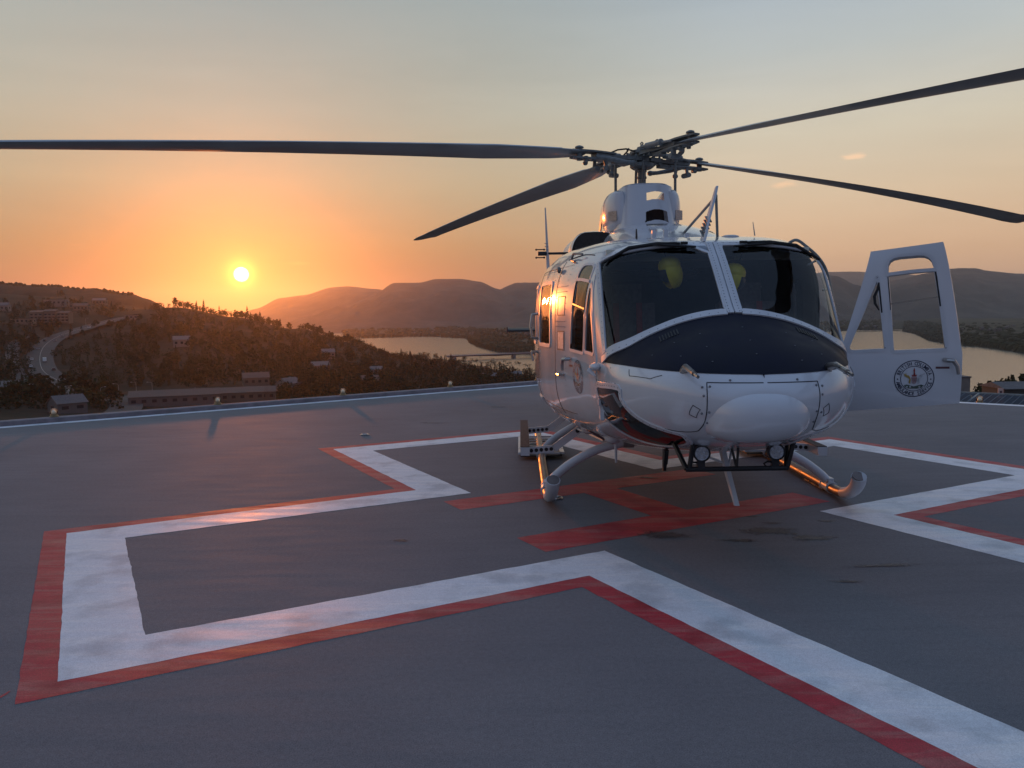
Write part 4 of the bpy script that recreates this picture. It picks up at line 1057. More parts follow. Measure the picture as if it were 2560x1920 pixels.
# ------------------------------------------------------------------ rotor
HY, HZ = -.105, 3.395
mast = MB().tube([(0, HY, 2.4), (0, HY, 3.05), (0, HY, 3.36)], [.06, .044, .046], 16)
for z in (3.09, 3.17, 3.24): mast.lathe((0, HY, z), [(.046, 0), (.053, .006), (.053, .022), (.046, .028)], 16)
obj('rotor_mast', mast, M['hub'], heli)
hubm = MB().lathe((0, HY, HZ - .10), [(.10, -.02), (.13, 0), (.13, .035), (.085, .05), (.085, .13), (.12, .145), (.12, .175), (.06, .19), (.05, .215), (.02, .22)], 20)
hubm.tube([(0, HY, HZ + .09), (.0, HY + .012, HZ + .16), (0, HY, HZ + .17), (0, HY - .012, HZ + .16), (0, HY, HZ + .09)], .008, 6)
hub = obj('rotor_hub', hubm, M['hub'], heli)
AZ0 = R(117.9)
def arm_T(k): return Matrix.Translation((0, HY, HZ)) @ Matrix.Rotation(AZ0 + k * math.pi / 2, 4, 'Z')
def xf(mb, T, q=1.0): mb.v = [tuple(T @ Vector((p[0], p[1] * q, p[2] * q))) for p in mb.v]; return mb
droop = {0: (.030, .0053, .035), 1: (.025, .0030, -.01), 2: (.047, .0039, .035), 3: (.065, .0030, 0)}
ZK = {0: -.035, 1: .035, 2: .035, 3: -.0}   # the two yokes sit one above the other
lift = {0: -.06, 1: .03, 2: -.02, 3: .06}
for k in range(4):
    T = arm_T(k); zo = .045 if k % 2 else -.03
    yk = MB()
    secs = [(.06, .105, .022), (.22, .085, .020), (.38, .055, .020), (.52, .06, .024), (.62, .07, .024)]
    yk.rings([[(x, -w, zo - h), (x, w, zo - h), (x, w, zo + h), (x, -w, zo + h)] for x, w, h in secs])
    yk.rings([[(x, -w, zo - h), (x, w, zo - h), (x, w, zo + h), (x, -w, zo + h)] for x, w, h in ((.10, .05, .045), (.26, .04, .04))])
    for x, y in ((.12, .07), (.12, -.07), (.2, .06), (.2, -.06)): yk.cyl((x, y, zo - .05), (x, y, zo + .06), .014, 8)
    yo = obj('yoke_arm', xf(yk, T, .82), M['hub'], hub)
    gp = MB()
    for s in (-1, 1):
        gp.rings([[(x, -w, zo + s * .045 - .011), (x, w, zo + s * .045 - .011), (x, w, zo + s * .045 + .011), (x, -w, zo + s * .045 + .011)] for x, w in ((.36, .05), (.5, .075), (.66, .085), (.80, .07), (.9, .045))])
    gp.cyl((.80, .0, zo - .075), (.80, .0, zo + .085), .032, 12); gp.lathe((.80, 0, zo + .08), [(.05, 0), (.045, .018), (.02, .03)], 12)
    gp.cyl((.50, .03, zo - .06), (.50, .03, zo + .06), .018, 8); gp.box((.46, 0, zo), (.10, .07, .075))
    obj('blade_grip', xf(gp, T, .82), M['hub'], hub)
    dm = MB().cyl((.22, -.13, zo + .055), (.44, -.12, zo + .045), .038, 12); dm.cyl((.12, -.13, zo + .06), (.22, -.13, zo + .056), .02, 8); dm.cyl((.44, -.12, zo + .045), (.60, -.09, zo + .03), .018, 8); dm.cyl((.44, -.12, zo + .045), (.46, -.12, zo + .044), .045, 10)
    obj('lag_damper', xf(dm, T, .8), M['hub_light'] if k in (2, 3) else M['hub'], hub)
    ph = MB().tube([(.62, .06, zo - .02), (.50, .17, zo - .06), (.36, .23, zo - .09), (.27, .245, zo - .10)], [.028, .030, .026, .03], 8)
    ph.ell((.27, .245, zo - .10), (.036, .036, .036), 10, 7)
    obj('pitch_horn', xf(ph, T, .85), M['hub'], hub)
    ab = MB().tube([(.58, -.05, zo - .03), (.585, -.06, zo - .14)], .020, 8); ab.cyl((.585, -.10, zo - .15), (.585, .02, zo - .15), .032, 10); obj('vibration_absorber', xf(ab, T, .85), M['hub'], hub); ab = MB(); ab.tube([(.50, .04, zo - .03), (.50, .06, zo - .13)], [.026, .018], 8); ab.ell((.50, .062, zo - .15), (.034, .034, .034), 10, 7); obj('absorber_weight', xf(ab, T, .85), M['hub'], hub); ab = MB()
    ab.box((.30, .0, zo - .055), (.16, .08, .04)); ab.cyl((.74, .04, zo - .09), (.74, .04, zo - .02), .024, 8); ab.ell((.70, -.05, zo - .085), (.03, .03, .03), 8, 6)
    for x in (.34, .40, .66): ab.cyl((x, .05, zo - .065), (x, .05, zo - .02), .012, 6)
    obj('yoke_bolts', xf(ab, T, .85), M['hub'], hub, kind='stuff')
    tl = MB().tube([(.15, .10, zo + .08), (.22, .02, zo + .12), (.30, -.03, zo + .11), (.40, -.03, zo + .06)], .011, 6); obj('hydraulic_line', xf(tl, T, .85), M['rubber'], hub)
    # blade: aerofoil loft with twist, droop and swept tip
    bm_ = MB(); rings = []; le = MB(); lrings = []
    st = [.72, .80, .90, 1.05, 1.25, 1.5, 1.8, 2.2, 2.7, 3.2, 3.8, 4.4, 5.0, 5.6, 6.2, 6.50, 6.51, 6.70, 6.71, 6.83, 6.94]
    prof = [(1.0, 0), (.75, .030), (.5, .052), (.3, .060), (.15, .052), (.06, .036), (.015, .018), (0, 0), (.015, -.014), (.06, -.026), (.15, -.038), (.3, -.044), (.5, -.038), (.75, -.022)]
    def z_at(r): 
        q = max(0, r - .6); s_, k_, l_ = droop[k]; return zo + l_ - s_ * q - k_ * q * q
    for r in st:
        ch = lerp(.15, .26, (r - .72) / .33) if r < 1.05 else (lerp(.26, .37, (r - 1.05) / .75) if r < 1.8 else .37)
        if r > 6.75: ch = lerp(.37, .20, (r - 6.70) / .25)
        if r in (6.51, 6.70): ch += .018
        th = R(14.4 - 2.9 * r); sw = .30 * ch if r < 6.8 else .30 * .37 + (0 if r < 6.8 else -(r - 6.8) * .25)
        thick = 1.9 if r < 1.0 else lerp(1.6, 1.0, min(1, (r - 1.0) / 2))
        ring = []
        for c, h in prof:
            yy = sw - c * ch; zz = h * ch * thick
            ring.append((r, yy * math.cos(th) - zz * math.sin(th) * 0 + 0, z_at(r) + zz * math.cos(th) + yy * math.sin(th)))
        rings.append(ring)
        if 1.0 < r < 6.5:
            lr = []
            for c, h in prof[3:11]:
                yy = sw - c * ch * .8 + .004; zz = h * ch * thick * 1.06
                lr.append((r, yy * math.cos(th), z_at(r) + zz * math.cos(th) + yy * math.sin(th) + .0015))
            lrings.append(lr)
    bm_.rings(rings); b_ = obj('rotor_blade', xf(bm_, T), M['blade'], heli, smooth=45)
    le.rings([r[1:5] for r in lrings], closed=False, cap=False); obj('abrasion_strip', xf(le, T), M['blade_edge'], b_, smooth=60)
for y, dz in ((-.391, .30), (.258, .32)):
    pl = MB().tube([(0, y, 2.9), (0, y, 3.08), (0, y, HZ - .02)], [.017, .015, .015], 10); pl.cyl((0, y, HZ - .05), (0, y, HZ + .0), .024, 8); obj('pitch_link', pl, M['hub'], heli)
for x in (-.30, .26):
    pl = MB().tube([(x - .25, HY, 2.9), (x - .12, HY, HZ - .05)], .015, 8); obj('pitch_link', pl, M['hub'], heli)
sw = MB().lathe((0, HY, 3.04), [(.09, 0), (.17, .01), (.17, .045), (.09, .05)], 20); obj('swashplate', sw, M['hub'], heli)

# ------------------------------------------------------------------ tail (mostly hidden behind the cabin)
tb_ = MB(); rings = []
for x, w, zc, h in ((-1.5, .62, 1.66, .58), (-2.4, .46, 1.74, .42), (-4.0, .34, 1.80, .32), (-6.0, .25, 1.86, .24), (-8.0, .17, 1.95, .18), (-8.9, .13, 2.05, .15)):
    rings.append([(x, w * math.cos(b), zc + h * math.sin(b)) for b in [2 * math.pi * k / 24 for k in range(24)]])
obj('tail_boom', tb_.rings(rings), M['white'], heli, smooth=50)
obj('tail_fin', MB().prism([(-8.1, 1.9), (-9.0, 1.95), (-9.7, 3.3), (-9.2, 3.45)], -.05, .05, lambda x, y, z: (x, z, y)), M['white'], heli)
for s in (-1, 1):
    hs = MB(); rings = []
    for y, c0, c1 in ((.15, -5.1, -5.95), (1.68, -5.25, -5.85)):
        rings.append([(lerp(c0, c1, c) , s * y, 1.46 + h * .55) for c, h in ((0, 0), (.1, .05), (.35, .075), (1, .01), (.35, -.06), (.1, -.045))])
    hs.rings(rings); hs_ = obj('stabiliser', hs, M['black'], heli)
    obj('stabiliser_tip', MB().box((-5.55, s * 1.685, 1.465), (.62, .02, .10)), M['maroon'], hs_)
tr = MB().lathe((-9.2, .28, 3.1), [(.08, -.05), (.08, .05)], 12, 'Y'); obj('tail_rotor_hub', tr, M['hub'], heli)
for a in (35, 215): obj('tail_rotor_blade', MB().box((-9.2 + .66 * math.cos(R(a)), .30, 3.1 + .66 * math.sin(R(a))), (1.28, .025, .22), Matrix.Rotation(R(-a), 3, 'Y')), M['blade'], heli)

# ------------------------------------------------------------------ landing gear
YL, YR = -1.225, 1.44
for y, dy in ((YL, .03), (YR, -.09)):
    sp = [(-2.3, y, .058), (-1.0, y, .055), (.5, y, .055), (1.30, y, .055), (1.62, y + dy * .05, .058), (1.80, y + dy * .2, .080), (1.98, y + dy * .45, .125), (2.14, y + dy * .7, .19)]
    sk = obj('skid_tube', MB().tube(smooth_open(sp[:6], 5), .045, 14), M['skid'], heli)
    toe = smooth_open([sp[5], sp[6], sp[7], (2.24, y + dy * .85, .262), (2.285, y + dy, .325)], 5)
    tc_ = MB().tube(toe, [lerp(.049, .062, i / (len(toe) - 1)) for i in range(len(toe))], 16); obj('skid_toe', tc_, M['white_rough'], sk)
    obj('toe_opening', MB().tube([(2.2835, y + dy, .3255), (2.2865, y + dy, .3300)], .054, 14), M['skid'], sk)
    for x in (1.40, -.52):
        sd = MB().tube([(x - .10, y, .058), (x + .10, y, .058)], .052, 12); sd.box((x, y, .115), (.14, .05, .05)); 
        for dx in (-.08, .08): sd.tube([(x + dx - .006, y, .058), (x + dx + .006, y, .058)], .058, 12)
        obj('skid_saddle', sd, M['white_rough'], sk)
    wear = MB()
    for x in (-1.5, -.1, 1.1): wear.box((x, y, .010), (.5, .06, .012))
    obj('skid_shoe', wear, M['steel'], sk)
def crosstube(x, spread):
    L_ = [(x, YL * 1.0 + .03, .12), (x, YL + .09, .19), (x, YL + .25, .315), (x, YL + .50, .44), (x, YL + .80, .505), (x, YL + 1.1, .52), (x, .1, .52), (x, YR - 1.1, .52), (x, YR - .80, .505), (x, YR - .50, .43), (x, YR - .25, .30), (x, YR - .09, .18), (x, YR - .03, .12)]
    return obj('cross_tube', MB().tube(smooth_open(L_, 5), .042, 14), M['white_rough'], heli)
crosstube(1.42, 1); crosstube(-.50, 1)
for y in (-.45, .45):
    for x in (1.42, -.5): obj('tube_clamp', MB().tube([(x, y - .05, .52), (x, y + .05, .52)], .072, 12), M['hub_light'], heli)
for y in (YL, YR):
    bpaw = empty('bear_paw'); bpaw.parent = heli
    fr = MB(); x0, x1, hw = -1.75, -.45, .26; z = .085
    for a, b in (((x0, y - hw), (x1 - .25, y - hw)), ((x1 - .25, y - hw), (x1, y - hw * .9)), ((x1, y - hw * .9), (x1, y + hw * .9)), ((x1, y + hw * .9), (x1 - .25, y + hw)), ((x1 - .25, y + hw), (x0, y + hw)), ((x0, y + hw), (x0, y - hw))): fr.box(((a[0] + b[0]) / 2, (a[1] + b[1]) / 2, z), (abs(a[0] - b[0]) + .025, abs(a[1] - b[1]) + .025, .022))
    obj('paw_frame', fr, M['white_rough'], bpaw)
    for k in range(6): obj('paw_slat', MB().box((x0 + .12 + k * .21, y, z), (.016, 2 * hw, .010)), M['white_rough'], bpaw)
    obj('paw_plate', MB().box(((x0 + x1) / 2, y, z - .035), (x1 - x0, 2 * hw - .03, .012)), M['rubber'], bpaw)
for s, y in ((-1, -1.42), (1, 1.565)):
    stp = empty('side_step'); stp.parent = heli
    zt = .345
    obj('step_beam', MB().prism([(y - .045, zt - .085), (y + .045, zt - .085), (y + .05, zt), (y - .05, zt)], -1.45, .72 if s < 0 else .92, lambda a, b, c: (c, a, b)), M['white_rough'], stp)
    obj('step_tread', MB().box((-.37 if s < 0 else -.27, y, zt + .004), (2.15 if s < 0 else 2.35, .098, .006)), M['step_grip'], stp)
    for x in (.62, -.85):
        br = MB(); pts = [(y + (-s) * .04, zt - .05), (y - s * .30, zt - .03), (y - s * .55, .50), (y - s * .75, .66)]
        for (ya, za), (yb, zb_) in zip(pts, pts[1:]):
            d = Vector((yb - ya, zb_ - za)); n = Vector((-d.y, d.x)).normalized() * .038
            br.add([(x + q, ya + n.x * e, za + n.y * e) for q in (-.008, .008) for e in (-1, 1)] + [(x + q, yb + n.x * e, zb_ + n.y * e) for q in (-.008, .008) for e in (-1, 1)], [(0, 1, 5, 4), (2, 6, 7, 3), (0, 4, 6, 2), (1, 3, 7, 5), (0, 2, 3, 1), (4, 5, 7, 6)])
        bo = obj('step_bracket', br, M['white_rough'], stp)
        ho = MB()
        for k in range(5):
            t = (k + .5) / 5; yy = lerp(pts[0][0], pts[1][0], t); zz = lerp(pts[0][1], pts[1][1], t)
            ho.lathe((x + .0095, yy, zz), [(.020, -.0005), (.020, .0005)], 12, 'X')
        for (yy, zz) in ((pts[2][0], .50), (pts[2][0] - s * .02, .57)): ho.lathe((x + .0095, yy, zz), [(.022, -.0005), (.022, .0005)], 12, 'X')
        obj('lightening_hole', ho, M['black'], bo)
    obj('step_brace', MB().tube([(.62, y - s * .55, .52), (1.30, y - s * .75, .50)], .012, 8), M['white_rough'], stp)
# things under the belly
obj('landing_light', MB().lathe((1.15, -.80, .62), [(.075, -.05), (.08, .02), (.06, .06), (.002, .065)], 14, 'X'), M['white_rough'], heli)
obj('belly_blister', MB().ell((2.0, -.66, .645), (.13, .08, .065), 14, 9), M['white_rough'], heli)
vg = MB()
for k in range(9): vg.box((1.35 + k * .055, -.90 + k * .015, .675 - k * .006), (.018, .16, .02), Matrix.Rotation(-.55, 3, 'X'))
obj('belly_louvre', vg, M['maroon'], heli)
obj('drain_pipe', MB().tube([(1.7, -.60, .54), (1.71, -.60, .36)], [.016, .010], 8), M['white_rough'], heli)
obj('belly_antenna', MB().prism([(2.9, .68), (3.0, .68), (2.93, .52), (2.89, .52)], -.012, .012, lambda x, y, z: (x, z - .38, y)), M['black'], heli)
obj('belly_antenna', MB().prism([(2.75, .66), (2.83, .66), (2.78, .54), (2.74, .54)], -.01, .01, lambda x, y, z: (x, z - .34, y)), M['black'], heli)
lw = MB()
lw.prism([(2.95, .74), (3.05, .76), (3.14, .60), (3.34, .345), (3.30, .34), (3.08, .56)], -.016, .016, lambda x, y, z: (x, z + .02 + (.74 - y) * .09, y))
lwo = obj('lower_wire_cutter', lw, M['white_rough'], heli)
obj('cutter_strut', MB().tube([(3.10, .035, .60), (2.98, -.24, .70)], .009, 6), M['white_rough'], lwo)
obj('cutter_strut', MB().tube([(3.14, .04, .56), (3.02, .10, .72)], .009, 6), M['white_rough'], lwo)
# searchlight bar
lb = empty('light_bar'); lb.parent = heli
obj('cross_bar', MB().tube([(3.59, -.36, .657), (3.59, .32, .660)], .017, 8), M['black'], lb)
for y, x2, y2, z2 in ((-.355, 3.42, -.42, .84), (-.335, 3.62, -.315, .86), (.315, 3.62, .355, .88), (.31, 3.42, .37, .84), (-.02, 3.60, -.01, .86), (-.02, 3.52, -.05, .84)):
    obj('bar_strut', MB().tube([(3.59, y, .66), (x2, y2, z2)], .017 if abs(y) > .1 else .009, 8), M['black'], lb)
for y, z in ((-.258, .768), (.236, .772)):
    sl = empty('search_light'); sl.parent = heli
    obj('lamp_housing', MB().lathe((3.60, y, z), [(.025, -.085), (.048, -.06), (.056, -.01), (.058, .02), (.050, .022), (.048, .016), (.002, .014)], 22, 'X'), M['black'], sl)
    ln = MB().lathe((3.60, y, z), [(.047, .016), (.045, .021), (.02, .024), (.001, .0245)], 20, 'X'); obj('lamp_lens', ln, M['lens'], sl)
    led = MB()
    for q in range(7):
        a = q * math.pi / 3; rr = 0 if q == 6 else .028
        led.lathe((3.624, y + rr * math.cos(a), z + rr * math.sin(a)), [(.011, -.002), (.011, .002), (.004, .0035)], 8, 'X')
    obj('lamp_led', led, M['crest_grey'], sl)
    obj('lamp_bracket', MB().box((3.585, y, .695), (.035, .05, .06)).tube([(3.585, y - .06, .672), (3.585, y - .075, .69), (3.585, y - .05, .705), (3.585, y, .70)], .007, 6), M['black'], sl)
# ------------------------------------------------------------------ landscape
from mathutils import noise
def ray(px, py):
    x, y = (px - 1280) / 1989.9, (960 - py) / 1989.9
    c, s = math.cos(-.0142), math.sin(-.0142); x, y = c * x - s * y, s * x + c * y
    cp, sp = math.cos(.0834), math.sin(.0834)
    return Vector((x, cp + y * sp, -sp + y * cp))
def at_depth(px, py, Y): d = ray(px, py); return Vector((d.x, d.y, d.z)) * (Y / d.y) + Vector((0, 0, CAM_H))
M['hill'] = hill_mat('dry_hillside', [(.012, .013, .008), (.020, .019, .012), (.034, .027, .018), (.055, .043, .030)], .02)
M['mount'] = hill_mat('sagebrush_mountain', [(.034, .040, .042), (.062, .062, .058), (.10, .092, .080)], .006)
M['shore'] = hill_mat('valley_floor', [(.025, .032, .020), (.05, .05, .03), (.11, .09, .06)], .012)
M['road'] = mat('road_asphalt', (.032, .030, .031), .8, var=.15, vscale=.2)
def water():
    m = bpy.data.materials.new('lake_water'); m.use_nodes = True; nt = m.node_tree; b = nt.nodes['Principled BSDF']
    b.inputs['Base Color'].default_value = (.05, .055, .05, 1); b.inputs['Roughness'].default_value = .20; b.inputs['IOR'].default_value = 1.33
    tc = nt.nodes.new('ShaderNodeTexCoord'); mp = nt.nodes.new('ShaderNodeMapping'); mp.inputs['Scale'].default_value = (.004, .03, 1); mp.inputs['Rotation'].default_value = (0, 0, .5)
    nz = nt.nodes.new('ShaderNodeTexNoise'); nz.inputs['Scale'].default_value = 3; nz.inputs['Detail'].default_value = 8
    bp = nt.nodes.new('ShaderNodeBump'); bp.inputs['Strength'].default_value = .16; bp.inputs['Distance'].default_value = 1.0
    nt.links.new(tc.outputs['Object'], mp.inputs[0]); nt.links.new(mp.outputs[0], nz.inputs[0]); nt.links.new(nz.outputs[0], bp.inputs['Height']); nt.links.new(bp.outputs[0], b.inputs['Normal']); return m
LAKE = -60.0
obj('lake', MB().add([(-9000, 400, LAKE), (9000, 400, LAKE), (9000, 9000, LAKE), (-9000, 9000, LAKE)], [(0, 1, 2, 3)]), water(), kind='structure', smooth=None)
# near hillside: heights by bearing and distance
BR = [-500, -100, 0, 150, 300, 440, 600, 750, 870, 1000, 1150, 1340, 1500, 1900, 2300, 2480, 2700, 3000]
DI = [20, 60, 150, 250, 350, 450, 560, 700, 850, 1000, 1200, 1500]
HT = [
 (-30, -18, -26, -32, -32, -28, -18, 4, 24, 44, 60, 25),
 (-30, -18, -26, -32, -33, -30, -22, -3, 16, 34, 52, 15),
 (-30, -18, -26, -32, -34, -32, -26, -8, 12, 30, 48, 15),
 (-30, -18, -26, -33, -36, -36, -32, -16, 3, 23, 42, 10),
 (-30, -18, -26, -33, -37, -38, -35, -23, -4, 15, 29, -5),
 (-30, -18, -27, -33, -38, -38, -34, -20, 4, 21, 14, -20),
 (-30, -18, -28, -33, -39, -41, -38, -26, -8, 7, -4, -40),
 (-30, -18, -29, -33, -40, -43, -42, -34, -20, -9, -20, -55),
 (-30, -18, -30, -34, -41, -45, -46, -42, -33, -27, -36, -62),
 (-30, -18, -31, -34, -42, -48, -51, -51, -49, -49, -53, -66),
 (-30, -18, -31, -34, -42, -49, -54, -56, -56, -58, -63, -70),
 (-30, -18, -31, -35, -43, -50, -55, -58, -62, -66, -70, -75),
 (-30, -18, -31, -36, -44, -52, -58, -62, -68, -70, -72, -75),
 (-30, -16, -26, -36, -46, -56, -62, -66, -70, -72, -74, -75),
 (-30, -14, -21, -32, -46, -58, -66, -70, -72, -74, -75, -75),
 (-30, -14, -20, -31, -46, -58, -66, -70, -72, -74, -75, -75),
 (-30, -14, -20, -32, -46, -58, -66, -70, -72, -74, -75, -75),
 (-30, -14, -20, -33, -46, -58, -66, -70, -72, -74, -75, -75)]
BT = [(p - 1280) / 1989.9 for p in BR]
def interp(arr, v):
    if v <= arr[0]: return 0, 0.0
    for i in range(len(arr) - 1):
        if v <= arr[i + 1]: return i, (v - arr[i]) / (arr[i + 1] - arr[i])
    return len(arr) - 2, 1.0
def sm(t): return t * t * (3 - 2 * t)
def ground_z(X, Y):
    i, f = interp(BT, X / max(Y, 1)); j, g = interp(DI, Y); f = sm(f); g = g * .5 + sm(g) * .5
    z = lerp(lerp(HT[i][j], HT[i][j + 1], g), lerp(HT[i + 1][j], HT[i + 1][j + 1], g), f)
    a = min(1, max(0, (Y - 150) / 300))
    return z + a * (2.4 * noise.noise((X / 90, Y / 90, 0)) + 1.0 * noise.noise((X / 28, Y / 28, 3)))
hl_ = MB(); nx, ny = 170, 130
ys = [20 * (1500 / 20) ** (j / ny) for j in range(ny + 1)]
vs = [(b * y, y, ground_z(b * y, y)) for y in ys for b in [lerp(BT[0], BT[-1], i / nx) for i in range(nx + 1)]]
hl_.add(vs, [(j * (nx + 1) + i, j * (nx + 1) + i + 1, (j + 1) * (nx + 1) + i + 1, (j + 1) * (nx + 1) + i) for j in range(ny) for i in range(nx)])
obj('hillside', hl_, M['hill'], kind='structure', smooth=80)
def land(px, py, y0=120.0, y1=1490.0):
    d = ray(px, py); Y = y0; prev = None
    while Y < y1:
        p = d * (Y / d.y); z = p.z + CAM_H; g = ground_z(p.x, p.y)
        if z <= g: return Vector((p.x, p.y, g))
        Y *= 1.006
    p = d * (1000 / d.y); return Vector((p.x, p.y, ground_z(p.x, p.y)))
# mountains and far land
def ridge(name, prof, D, front, back, base, amp, nscale, seed, m='mount', dist=None, nst=14, smooth=70):
    mb = MB(); n = max(60, int((prof[-1][0] - prof[0][0]) / 9)); vs = []
    px0, px1 = prof[0][0], prof[-1][0]; xs = [p[0] for p in prof]
    for i in range(n + 1):
        px = lerp(px0, px1, i / n); a, f = interp(xs, px); f2 = lerp(f, sm(f), .6); py = lerp(prof[a][1], prof[a + 1][1], f2)
        Dd = D if dist is None else lerp(dist[0], dist[1], i / n)
        c = at_depth(px, py, Dd); H = c.z - base
        dirn = Vector((c.x, c.y, 0)).normalized()
        for k in range(-nst, nst // 2 + 1):
            t = k / nst if k <= 0 else k / (nst // 2)
            off = (t * front) if k <= 0 else t * back
            q = 1 - abs(t); prof_ = q * q * (3 - 2 * q) * .55 + q * .45
            P = c + dirn * off
            e = q * (1 - q) * 4
            nz = noise.noise((P.x / nscale + seed, P.y / nscale, seed)) + .5 * noise.noise((P.x / nscale * 2.3, P.y / nscale * 2.3 + seed, 1)) + .34 * noise.noise((P.x / nscale * 5.1, P.y / nscale * 5.1 + seed, 2)) + .16 * noise.noise((P.x / nscale * 11.3, P.y / nscale * 11.3 + seed, 5))
            z = base + H * prof_ + amp * nz * (e * 1.0 + .06 * (q > .9))
            if abs(t) > .999: z = base - 25
            vs.append((P.x, P.y, z))
    w = nst + nst // 2 + 1
    mb.add(vs, [(i * w + k, i * w + k + 1, (i + 1) * w + k + 1, (i + 1) * w + k) for i in range(n) for k in range(w - 1)])
    return obj(name, mb, M[m], kind='structure', smooth=smooth)
ridge('mountain', [(560, 800), (640, 772), (700, 745), (760, 738), (830, 718), (870, 715), (940, 722), (1010, 735), (1100, 760), (1200, 800)], 7400, 2200, 1500, -60, 60, 700, 1.0, nst=22)
ridge('mountain', [(640, 850), (760, 800), (850, 768), (930, 740), (985, 706), (1050, 706), (1090, 697), (1150, 697), (1200, 704), (1245, 722), (1300, 745), (1400, 775), (1500, 800)], 5900, 2300, 1500, -60, 70, 600, 4.0, nst=24)
ridge('mountain', [(1150, 790), (1220, 735), (1290, 708), (1340, 706), (1420, 698), (1560, 690), (1700, 700), (1850, 705), (1980, 715), (2100, 760)], 6600, 2600, 1600, -60, 70, 650, 8.0, nst=22)
ridge('mountain', [(1180, 815), (1270, 790), (1340, 770), (1430, 752), (1560, 748), (1700, 770), (1850, 800)], 4700, 1500, 1200, -60, 40, 420, 3.0, nst=20)
ridge('mountain', [(1800, 740), (1960, 700), (2060, 680), (2140, 679), (2230, 684), (2330, 690), (2460, 682), (2560, 684), (2750, 676)], 9800, 2500, 1500, -60, 60, 900, 11.0, nst=20)
ridge('mountain', [(1700, 745), (1850, 705), (1960, 690), (2045, 684), (2090, 690), (2140, 712), (2200, 745), (2270, 772), (2340, 795)], 4900, 1500, 1300, -60, 50, 420, 15.0, nst=24)
ridge('mountain', [(2080, 770), (2160, 722), (2250, 698), (2310, 684), (2360, 673), (2430, 671), (2470, 678), (2560, 686), (2700, 680), (2900, 700)], 5900, 2500, 1500, -60, 70, 520, 21.0, nst=26)
ridge('far_hill', [(-200, 690), (0, 706), (60, 712), (130, 714), (200, 722), (235, 720), (290, 731), (330, 734), (365, 746), (430, 775)], 1650, 600, 500, -60, 16, 180, 5.0, 'hill', nst=18)
def shore(name, pts, depth, base_rise, seed, m='shore'):
    # a strip of low land: waterline given by picture points on the lake, running back by depth metres
    mb = MB(); L_ = []
    for (ax, ay), (bx, by) in zip(pts, pts[1:]):
        for k in range(10): L_.append((lerp(ax, bx, k / 10), lerp(ay, by, k / 10)))
    L_.append(pts[-1]); vs = []; nd = 16
    for px, py in L_:
        d = ray(px, py); t = (LAKE - CAM_H) / d.z; p = d * t
        dn = Vector((p.x, p.y, 0)).normalized()
        for k in range(nd + 1):
            f = k / nd; q = p + dn * depth * f * f; z = LAKE - 1.0 if k == 0 else LAKE + .8 + base_rise * f + 1.5 * noise.noise((q.x / 120, q.y / 120, seed))
            vs.append((q.x, q.y, z))
    mb.add(vs, [(i * (nd + 1) + k, i * (nd + 1) + k + 1, (i + 1) * (nd + 1) + k + 1, (i + 1) * (nd + 1) + k) for i in range(len(L_) - 1) for k in range(nd)])
    return obj(name, mb, M[m], kind='structure', smooth=70)
shore('far_shore', [(860, 846), (990, 843), (1080, 841), (1170, 846), (1183, 858), (1205, 868), (1250, 879), (1340, 885), (1420, 888), (1560, 884), (1750, 868), (1900, 846), (2000, 832)], 3200, 22, 1.0)
shore('far_shore', [(1990, 833), (2085, 828), (2130, 825.5), (2205, 825), (2260, 823.5), (2320, 822)], 2600, 30, 2.0)
shore('far_shore', [(2262, 829.5), (2290, 833), (2312, 843), (2330, 851), (2380, 861), (2470, 868), (2565, 882), (2700, 890), (2900, 900)], 2700, 26, 3.0)
shore('sand_bar', [(2130, 829.5), (2180, 829), (2230, 827), (2280, 829)], 40, .4, 4.0)

# ------------------------------------------------------------------ trees
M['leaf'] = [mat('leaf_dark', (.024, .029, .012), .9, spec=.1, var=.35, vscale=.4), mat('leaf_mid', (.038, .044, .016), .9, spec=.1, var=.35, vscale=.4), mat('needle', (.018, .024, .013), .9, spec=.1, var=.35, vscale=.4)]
M['bark'] = mat('bark', (.06, .045, .035), .9, var=.3, vscale=2)
def crown_broad(seed, n=230, squat=1.0):
    rnd = random.Random(seed); mb = MB(); lumps = []
    for k in range(9):
        a = rnd.uniform(0, 6.28); r = rnd.uniform(.05, .30); lumps.append((r * math.cos(a), r * math.sin(a), rnd.uniform(.24, .84), rnd.uniform(.15, .24)))
    lumps.append((0, 0, .50, .29))
    for i in range(n):
        x, y, z, r = rnd.choice(lumps)
        d = Vector((rnd.gauss(0, 1), rnd.gauss(0, 1), rnd.gauss(0, .8))).normalized() * r * rnd.uniform(.55, 1.08)
        c = Vector((x, y, z)) + d; s = rnd.uniform(.045, .095)
        u = Vector((rnd.gauss(0, 1), rnd.gauss(0, 1), rnd.gauss(0, 1))).normalized(); v = u.orthogonal().normalized(); w = u.cross(v)
        mb.add([c + v * s, c + w * s * .8, c - v * s * .9, c - w * s], [(0, 1, 2, 3)])
    return mb
def trunk_broad(seed):
    rnd = random.Random(seed); mb = MB().tube([(0, 0, -.06), (0, 0, .2), (.015, .01, .45)], [.035, .026, .016], 6)
    for k in range(4):
        a = k * 1.6 + rnd.uniform(-.3, .3); mb.tube([(0, 0, .25 + k * .04), (.14 * math.cos(a), .14 * math.sin(a), .45 + k * .05), (.24 * math.cos(a), .24 * math.sin(a), .62 + k * .05)], [.014, .009, .004], 4)
    return mb
